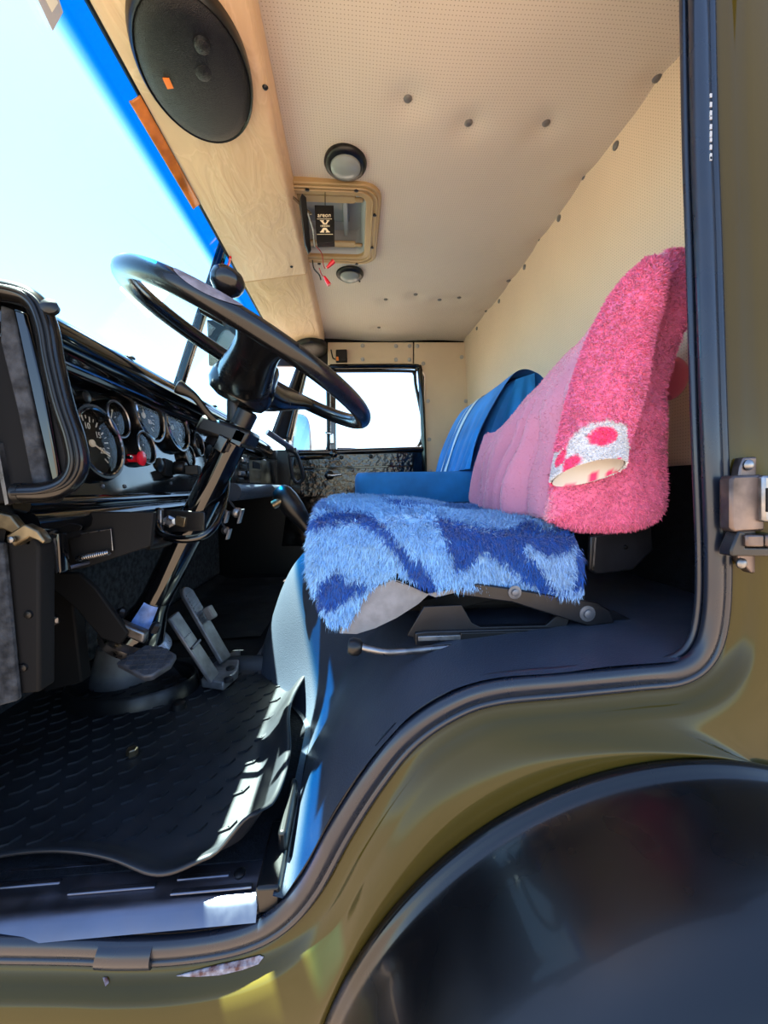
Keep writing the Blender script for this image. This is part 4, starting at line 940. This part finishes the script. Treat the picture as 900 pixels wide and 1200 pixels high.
def paint(o, colf):
    me = o.data; n = len(me.vertices); co = np.zeros(n * 3); me.vertices.foreach_get('co', co); co = co.reshape(-1, 3) - [0, 0, H]
    c = colf(co); at = me.attributes.new('Col', 'FLOAT_COLOR', 'POINT'); at.data.foreach_set('color', np.concatenate([c, np.ones((n, 1))], 1).ravel())
def inpoly(px, py, poly):
    r = np.zeros(len(px), bool); n = len(poly); j = n - 1
    for i in range(n):
        xi, yi = poly[i]; xj, yj = poly[j]
        c = ((yi > py) != (yj > py)) & (px < (xj - xi) * (py - yi) / (yj - yi + 1e-9) + xi); r ^= c; j = i
    return r

# ================================================================== DRIVER SEAT
ds = thing('driver_seat', 'driver seat on black sliding frame, hidden under blanket and pink robe', 'seat', (.2, .82, -.23))
obj('cushion', g().loft([[(x, y, z) for x, y in rrect(-.045, .36, .615, 1.045, .05)] for z in (-.17, -.13, -.112)] + [[(.16 + (x - .16) * .96, .83 + (y - .83) * .96, -.104) for x, y in rrect(-.045, .36, .615, 1.045, .05)]], cu=True, caps=True), M_matte, ds)
obj('backrest_core', g().prism([(.37, .66, -.05), (.44, .66, -.05), (.47, .66, .15), (.42, .66, .15)], (0, .34, 0)), M_matte, ds, bevel=.02)
obj('side_bracket', g().pxprism([(692, 628), (764, 618), (766, 645), (742, 668), (700, 673), (690, 668)], .615, .008), M_dsteel, ds, bevel=.003)
obj('bracket_seam', g().pxprism([(697, 630), (699, 630), (696, 668), (694, 668)], .612, .004), M_steel, ds)
obj('bracket_rivet', g().lathe(U(733, 641, .615), (0, -1, 0), [(.004, 0), (.003, .003), (.0005, .0035)], 10), M_black, ds)
for dy in (0, .40):
    obj('trapezoid_plate', g().pxprism([(477, 745), (497, 711), (541, 709), (553, 730), (563, 735), (640, 733), (652, 722), (668, 724), (660, 744), (487, 748)], .585, .006) if dy == 0 else g().pxprism([(477, 745), (497, 711), (541, 709), (553, 730), (563, 735), (640, 733), (660, 744)], .585, .006), M_dsteel, ds, bevel=.001, loc=None)
    break
obj('swing_arm', g().pxprism([(530, 690), (560, 684), (600, 690), (700, 706), (715, 716), (720, 730), (690, 734), (668, 727), (600, 706), (540, 698)], .575, .010), M_dsteel, ds, bevel=.002)
obj('rear_foot', g().pxprism([(668, 724), (720, 716), (745, 728), (742, 738), (690, 740)], .59, .03), M_dsteel, ds, bevel=.003)
for a, b, r in ((603, 694, .007), (688, 719, .0085)):
    ob = obj('pivot_bolt', g().lathe(U(a, b, .575), (0, -1, 0), [(r * 1.5, 0), (r * 1.5, .0015), (r * 1.1, .002), (r * .8, .002), (r * .8, .005), (r * .4, .006)], 18), M_pedal, ds)
obj('back_link', g().pxprism([(490, 705), (560, 690), (600, 700), (560, 708), (530, 716), (500, 728)], .64, .01), M_matte, ds, bevel=.002)
obj('suspension_box', g().box(.06, .36, .66, 1.0, -.22, -.14), M_matte, ds, bevel=.01)
obj('slide_rail', g().pxprism([(486, 742), (500, 740), (684, 735), (685, 745), (500, 757), (487, 757)], .58, .025), M_dsteel, ds, bevel=.002)
obj('rail_channel', g().pxprism([(490, 746), (545, 744), (545, 750), (490, 752)], .577, .006), M_steel, ds, bevel=.001)
obj('rail_strip', g().pxprism([(540, 742), (684, 738), (684, 741), (640, 744), (540, 750)], .576, .006), M_black, ds, bevel=.001)
lv = obj('slide_lever', g().tube(cr([U(419, 757, .555), U(435, 761, .555), U(460, 764, .556), U(520, 759, .565), U(578, 755, .575), U(640, 744, .585)], 40), .0052, 10), M_steel, ds)
obj('lever_knob', g().lathe(U(424, 759, .555), np.array(U(408, 757, .555)) - np.array(U(424, 759, .555)), [(.008, 0), (.012, .004), (.013, .014), (.010, .020), (.001, .021)], 16), M_plast, lv)

# ------------------------------------------------------------------ blanket
bk = thing('shaggy_blanket', 'shaggy blue patterned throw blanket covering the driver seat cushion', 'blanket', (.15, .80, -.07))
XB0, XB1, YB0, YB1 = -.062, .352, .598, 1.06
hem_px = [(360, 732), (384, 734), (394, 724), (408, 700), (425, 688), (445, 678), (460, 672), (478, 680), (500, 688), (520, 686), (545, 688), (590, 689), (640, 695), (668, 698), (690, 694), (720, 690)]
hem = [U(a, b, .578) for a, b in hem_px]
def hem_z(x): return float(np.interp(x, [p[0] for p in hem], [p[2] for p in hem]))
def btop(x, y): return -.040 - .034 * sm(.05, .36, x) + .010 * math.sin(y * 9 + 1) * .6 + .010 * noise.noise((x * 7, y * 7, 5)) + .018 * sm(.8, 1.05, y)
rows = []; NB, MB = 80, 84
for i in range(NB + 1):
    u = i / NB; r = []
    # a: along x with front overhang of .09
    s_ = -.085 + u * (XB1 - XB0 + .085)
    for j in range(MB + 1):
        v = j / MB
        # v 0..0.5 top from far to near, .5..1 hanging near side
        if s_ < 0: x = XB0 - .012 * (1 - math.exp(s_ / .02)); dx_ = -s_
        else: x = XB0 + s_; dx_ = 0
        ztop = btop(max(x, XB0), YB0 + .02)
        if v < .5:
            y = YB1 + (YB0 - YB1) * (v / .5); z = btop(x, y) - dx_ * (.95) - .012 * sm(.06, 0, y - YB0)
        else:
            q_ = (v - .5) / .5; xb = max(x, XB0); zh = hem_z(xb)
            z0 = ztop - .012 - dx_ * .95 * (1 - q_); z = z0 + (zh - (ztop - .012)) * q_ * (1 if dx_ == 0 else 1.0) 
            if dx_: z = max(z, zh - .02) if q_ > .98 else z
            y = YB0 - .020 * math.sin(min(1, q_ * 2.2) * math.pi / 2) + .010 * math.sin(x * 26 + 1.5) * q_
            x = x + .030 * q_ * (1 - sm(-.06, .12, x)) 
        r.append((x, y, z))
    rows.append(r)
LB, DB = np.array([.24, .49, .80]), np.array([.010, .085, .38])
GB_ = np.array([.36, .50, .72])
dark = [
    [(358, 612), (366, 610), (385, 603), (410, 601), (432, 604), (455, 618), (470, 638), (488, 654), (500, 664), (515, 690), (512, 698), (490, 686), (475, 664), (460, 642), (440, 622), (415, 613), (385, 616), (358, 622)],
    [(372, 682), (397, 666), (408, 682), (427, 680), (432, 688), (415, 697), (385, 714), (372, 712)],
    [(508, 607), (546, 617), (566, 622), (590, 624), (610, 616), (622, 611), (633, 622), (648, 622), (682, 610), (680, 628), (664, 646), (640, 651), (618, 636), (612, 642), (633, 663), (648, 688), (670, 694), (640, 696), (617, 678), (587, 655), (566, 645), (550, 663), (535, 667), (526, 642)],
    [(676, 630), (700, 625), (700, 690), (672, 690)], [(560, 586), (590, 588), (588, 594), (560, 592)], [(440, 588), (480, 590), (500, 594), (470, 596)]]
def bcol(R):
    px, py = topx(R + np.array([0, 0, 0])); nz_ = rng.normal(0, 2.0, (2, len(px))); px = px + nz_[0]; py = py + nz_[1]
    d = np.zeros(len(px), bool)
    for k, pl_ in enumerate(dark): d |= inpoly(px, py, pl_)
    deep = R[:, 1] > YB0 + .05
    c = np.where(d[:, None], DB, LB); t_ = np.clip((R[:, 0] - .12) / .2, 0, 1)[:, None]
    c = np.where(~d[:, None], LB * (1 - t_ * .5) + GB_ * t_ * .5, c)
    far_d = np.array([noise.noise((x * 9, y * 6, 2)) for x, y in R[:, :2]]) > .22
    c = np.where((deep & far_d)[:, None], DB * .6 + LB * .4, c)
    return c
V, T = tri_surface(rows); N = smooth_normals(V, T)
if N[len(N) // 4][2] < 0: N = -N
bo = obj('fabric', g().loft(rows), M_furblue, bk, smooth=80); paint(bo, lambda R: bcol(R) * .7)
fur('pile', bk, V, T, N, 95000, .0095, .0008, (-.15, -.10, -.75), bcol, M_furblue, lift=.42, jit=.26, clump=.009)
# lifted corner showing the canvas backing
fl = [(398, 742), (405, 722), (418, 703), (436, 690), (460, 680), (482, 688), (502, 697), (490, 708), (465, 724), (440, 736), (418, 743)]
fo = []
for a, b in fl: fo.append(U(a, b, .590))
fcent = U(448, 712, .583)
obj('canvas_backing', g().add(fo + [fcent], [[i, (i + 1) % len(fo), len(fo)] for i in range(len(fo))]), M_backing, bk, smooth=180, label='pale canvas underside of the lifted corner')
obj('stitched_hem', g().tube(cr([U(a, b, .5885) for a, b in fl[:7]], 50), .0007, 6), M_backing, bk)
obj('hem_edge', g().pxprism([(500, 696), (545, 688), (600, 690), (640, 697), (640, 700), (600, 694), (545, 692), (510, 700)], .588, .003), M_backing, bk)

# ------------------------------------------------------------------ pink robe on the backrest
rb = thing('pink_fleece_robe', 'pink fluffy fleece robe pulled over the driver seat backrest', 'robe', (.42, .82, -.06))
prof = [(.318, -.052), (.325, .02), (.345, .10), (.378, .19), (.418, .275), (.458, .340), (.492, .368), (.522, .368), (.524, .33), (.508, .25), (.490, .18), (.486, .13), (.496, .06), (.497, -.02), (.478, -.068), (.43, -.080), (.375, -.074), (.340, -.060)]
PR = np.array(cr([np.array(p) for p in prof], 110, closed=True)); cen = np.array([.425, .12])
near_y = [(.0, .566), (.35, .566), (.62, .568), (.80, .573), (.90, .580), (.955, .590), (.985, .604), (1.0, .625)]
ylist = near_y + [(1.0, y) for y in np.linspace(.645, 1.02, 40)] + [(.985, 1.035), (.955, 1.047), (.90, 1.056), (.80, 1.062), (.5, 1.065), (0, 1.066)]
rows = []
for s_, y in ylist:
    r = []
    for p in np.vstack([PR, PR[:1]]):
        q_ = cen + (p - cen) * s_
        f = y
        # far top sinks a little; folds
        x, z = q_
        k = (y - .58) / .48
        if z > .15: z -= .125 * max(0, k) * sm(.05, .36, z)
        fold = .017 * math.sin(y * 62 + 3 * z + 2 * math.sin(y * 23)) * sm(.30, -.04, z) * (1 if p[0] < .40 else .4) * s_
        if p[0] < .46 or z > .2:
            for y0_, sl_, a_ in ((.66, .16, .016), (.73, .10, .013), (.80, .05, .016), (.88, -.05, .012), (.95, -.12, .014)):
                fold += -a_ * math.exp(-((y - y0_ - sl_ * z) / .010) ** 2) * sm(.33, .12, z) * s_
        fold += .016 * noise.noise((x * 14, y * 10, z * 9)) * s_
        x -= fold
        yo = 0
        if y < .63:
            yo = .016 * noise.noise((x * 13 + z * 6, 3.3, z * 7)) + .012 * noise.noise((x * 25, 8.3, z * 8)) * sm(.05, -.05, z)
            # diagonal drape fold down the near side
            d_ = (x - .52) + (.30 - z) * .26
            yo -= .010 * math.exp(-(d_ / .018) ** 2) * sm(.0, .1, z)
        r.append((x, y + yo, z))
    rows.append(r)
PK, PL, PD = np.array([.80, .18, .36]), np.array([.78, .33, .46]), np.array([.80, .17, .30])
seam_px = [(520, 0), (792, 285), (745, 325), (712, 370), (690, 420), (664, 480), (648, 540), (642, 610), (642, 700), (300, 700), (300, 0)]
def pcol(R):
    px, py = topx(R); n = np.array([noise.noise((p[0] * 22, p[1] * 22, p[2] * 22)) for p in R[:, :3]])
    c = PK * (1 + .18 * n[:, None]); fr_m = inpoly(px, py, seam_px) & (R[:, 0] < .50)
    c = np.where(fr_m[:, None], PL * (1 + .06 * n[:, None]), c)
    return np.clip(c, 0, 1)
V, T = tri_surface(rows); N = smooth_normals(V, T)
cc_ = np.array([.425, .82, .12])
if ((V - cc_) * N).sum(1).mean() < 0: N = -N
ro = obj('fabric', g().loft(rows), M_pinkbase, rb, smooth=80); paint(ro, lambda R: pcol(R) * .85)
# smooth front gets a shorter nap than the fluffy side
px_, py_ = topx(V[T].mean(1)); front = inpoly(px_, py_, seam_px)
fur('pile', rb, V, T[~front], N, 70000, .0046, .0008, (-.1, -.1, -.35), pcol, M_furpink, lift=.7, jit=.34, clump=.0035)
fur('short_nap', rb, V, T[front], N, 24000, .0022, .0006, (0, 0, -.2), pcol, M_furpink, lift=1, jit=.3)
# sleeve
cl_px = [(772, 305), (748, 350), (726, 405), (708, 465), (695, 515), (688, 556)]; hw = [12, 28, 37, 40, 39, 40]
NS = 50; ce_ = cr([np.array([*U(a, b, Y_)]) for (a, b), Y_ in zip(cl_px, (.556, .552, .547, .541, .536, .532))], NS); hw_ = cr([np.array([h_ / F * .556]) for h_ in hw], NS)
def sleeve_rows(sc=1.0, upto=NS, dyo=0.0):
    rows = []
    for i in range(upto):
        t_ = i / (NS - 1); tan = nrm(ce_[min(i + 1, NS - 1)] - ce_[max(i - 1, 0)]); wv = nrm(np.cross(np.array([0, 1., 0]), tan)); wv = wv if wv[0] > 0 else -wv
        r = []
        for k in range(49):
            a = 2 * math.pi * k / 48; e = hw_[i][0] * sc; th = (.022 + .012 * t_) * sc * (.55 if i < 3 else 1)
            p = ce_[i] + wv * e * math.cos(a) + np.array([0, 1, 0]) * (th * math.sin(a) + dyo)
            # slanted cuff: the left end hangs lower, the front edge is cut higher
            p = p + tan * (t_ ** 3) * (-.016 * math.cos(a) - (.020 if math.sin(a) < 0 else -.016) * abs(math.sin(a)))
            p = p + np.array([0, 1, 0]) * .010 * noise.noise((p[0] * 14, 1.7, p[2] * 12)) * (1 - t_ * .5)
            r.append(tuple(p))
        rows.append(r)
    return rows
rows = sleeve_rows()
V, T = tri_surface(rows); N = smooth_normals(V, T)
if N[25 * 49 + 36][1] > 0: N = -N
cuff = [(630, 540), (664, 524), (672, 508), (690, 496), (712, 492), (734, 497), (740, 580), (640, 600)]
WH = np.array([.66, .68, .72]); HP = np.array([.86, .06, .22])
def ell(px, py, cx, cy, rx, ry, rot):
    c, s = math.cos(rot), math.sin(rot); dx, dy = px - cx, py - cy
    return ((dx * c + dy * s) / rx) ** 2 + ((-dx * s + dy * c) / ry) ** 2 < 1
def scol(R):
    px, py = topx(R); c = pcol(R); c = np.where((inpoly(px, py, seam_px))[:, None], PK, c)
    m = inpoly(px, py, cuff); c = np.where(m[:, None], WH, c)
    pk = ell(px, py, 706, 511, 18, 11, -.15) | ell(px, py, 657.5, 537, 4.5, 12, .5) | ell(px, py, 669.5, 543, 7, 14, .7) | ell(px, py, 647, 572, 6, 7, 0) | ell(px, py, 724, 545, 5, 9, .3)
    return np.where((m & pk)[:, None], HP, c)
sv = obj('sleeve', g().loft(rows), M_pinkbase, rb, smooth=80, label='hanging sleeve with white paw-print cuff'); paint(sv, lambda R: scol(R) * .9)
_px, _py = topx(V[T].mean(1)); incuff = inpoly(_px, _py, cuff)
o_ = fur('sleeve_pile', sv, V, T[~incuff], N, 36000, .0046, .0008, (-.1, -.1, -.35), scol, M_furpink, lift=.7, jit=.34, clump=.0035)
o_ = fur('cuff_pile', sv, V, T[incuff], N, 12000, .0022, .0007, (0, -.1, -.2), scol, M_furpink, lift=1, jit=.35)
rows = [r for r in sleeve_rows(.93)][30:]
V, T = tri_surface(rows); N = -smooth_normals(V, T)
def lcol(R):
    px, py = topx(R); pk = ell(px, py, 694, 562, 6, 10, .2) | ell(px, py, 665, 572, 8, 3, -.5) | ell(px, py, 715, 556, 6, 6, 0)
    return np.where(pk[:, None], HP * .9, np.array([.66, .63, .60]))
lo = obj('cuff_lining', g().loft(rows), M_pinkbase, sv, smooth=80); paint(lo, lcol)
# loose bit of robe hanging behind the backrest
hb = [U(a, b, .72) for a, b in ((776, 425), (784, 430), (788, 440), (786, 455), (780, 465))]
o_ = obj('tucked_fold', g().tube(cr(hb, 20), [.012 + .014 * math.sin(math.pi * i / 19) for i in range(20)], 14), M_pinkbase, rb); paint(o_, lambda R: np.tile(PD, (len(R), 1)))

# ================================================================== PASSENGER SEAT + TOWEL
ps = thing('blue_velour_seat', 'bright blue velour passenger seat on the far side', 'seat', (.2, 1.5, -.22))
YP0, YP1 = 1.20, 1.76
def cush(z, k): return [(.20 + (x - .20) * k, 1.48 + (y - 1.48) * k, z) for x, y in rrect(.0, .47, YP0, YP1, .06)]
obj('seat_cushion', g().loft([cush(-.055, .94), cush(-.05, .98), cush(-.02, 1.0), cush(.02, 1.0), cush(.038, .985), cush(.046, .95), cush(.048, .7), cush(.048, .3)], cu=True, caps=True), M_velour, ps)
obj('seat_base', g().box(.06, .44, 1.24, 1.72, -.22, -.05), M_matte, ps, bevel=.01)
pb = [(.385, .03), (.40, .10), (.43, .20), (.47, .29), (.51, .335), (.55, .340), (.585, .30), (.58, .15), (.56, .03), (.48, .0)]
PB = np.array(cr([np.array(p) for p in pb], 60, closed=True)); cb_ = np.array([.48, .15]); rows = []
for s_, y in [(.0, YP0), (.6, YP0), (.85, YP0 + .006), (.96, YP0 + .02), (1, YP0 + .045)] + [(1, y) for y in np.linspace(YP0 + .08, YP1 - .06, 14)] + [(.97, YP1 - .02), (.85, YP1 - .006), (.6, YP1), (0, YP1)]:
    rows.append([(*( (cb_ + (p - cb_) * s_)[:1]), y, (cb_ + (p - cb_) * s_)[1]) for p in PB])
obj('backrest', g().loft(rows, cu=True), M_velour, ps)
tw = thing('blue_towel', 'blue towel with pale stripes draped over the passenger backrest', 'towel', (.47, 1.45, .34))
tp = [(.368, .052), (.380, .09), (.412, .19), (.452, .28), (.500, .344), (.550, .353), (.598, .31), (.596, .16)]
rows = []
for i in range(60):
    k = i / 59; y = 1.185 + (1.745 - 1.185) * k; r = []
    for p in cr([np.array(q_) for q_ in tp], 50):
        w_ = (.012 + .020 * sm(.35, 0, k)) * math.sin(k * 22 + p[1] * 9) * sm(.34, .1, p[1])
        r.append((p[0] - abs(w_) * .6 - .003, y + .012 * noise.noise((k * 9, p[1] * 6, 1)), p[1] + .004 * noise.noise((k * 6, p[0] * 7, 4))))
    rows.append(r)
to = obj('cloth', g().loft(rows), M_towel, tw, smooth=80)
# near-side flap hanging down past the cushion, with folds
fr2 = []
for i in range(26):
    k = i / 25; r = []
    for j in range(24):
        t_ = j / 23; zt_ = .345 - .02 * k; z = zt_ + (-.06 - zt_) * t_
        x = .545 - .20 * k * (.35 + .65 * t_) ; x = .56 - k * (.06 + .14 * t_); y = 1.186 - .012 * math.sin(t_ * 2.5) - .022 * math.sin(k * 13 + t_ * 3) * t_
        r.append((x, y, z))
    fr2.append(r)
obj('side_flap', g().loft(fr2), M_towel, tw, smooth=80)
for k0_, k1_ in ((.74, .765), (.58, .66)):
    sr = []
    for k in np.linspace(k0_, k1_, 4):
        i = int(k * 59); i2 = min(59, i + 1); fr3 = k * 59 - i
        sr.append([np.array(a) * (1 - fr3) + np.array(b) * fr3 + np.array([-.0025, 0, .0015]) for a, b in zip(rows[i][:38], rows[i2][:38])])
    obj('woven_stripe', g().loft(sr), M_stripe, tw, smooth=80, label='pale woven stripe')
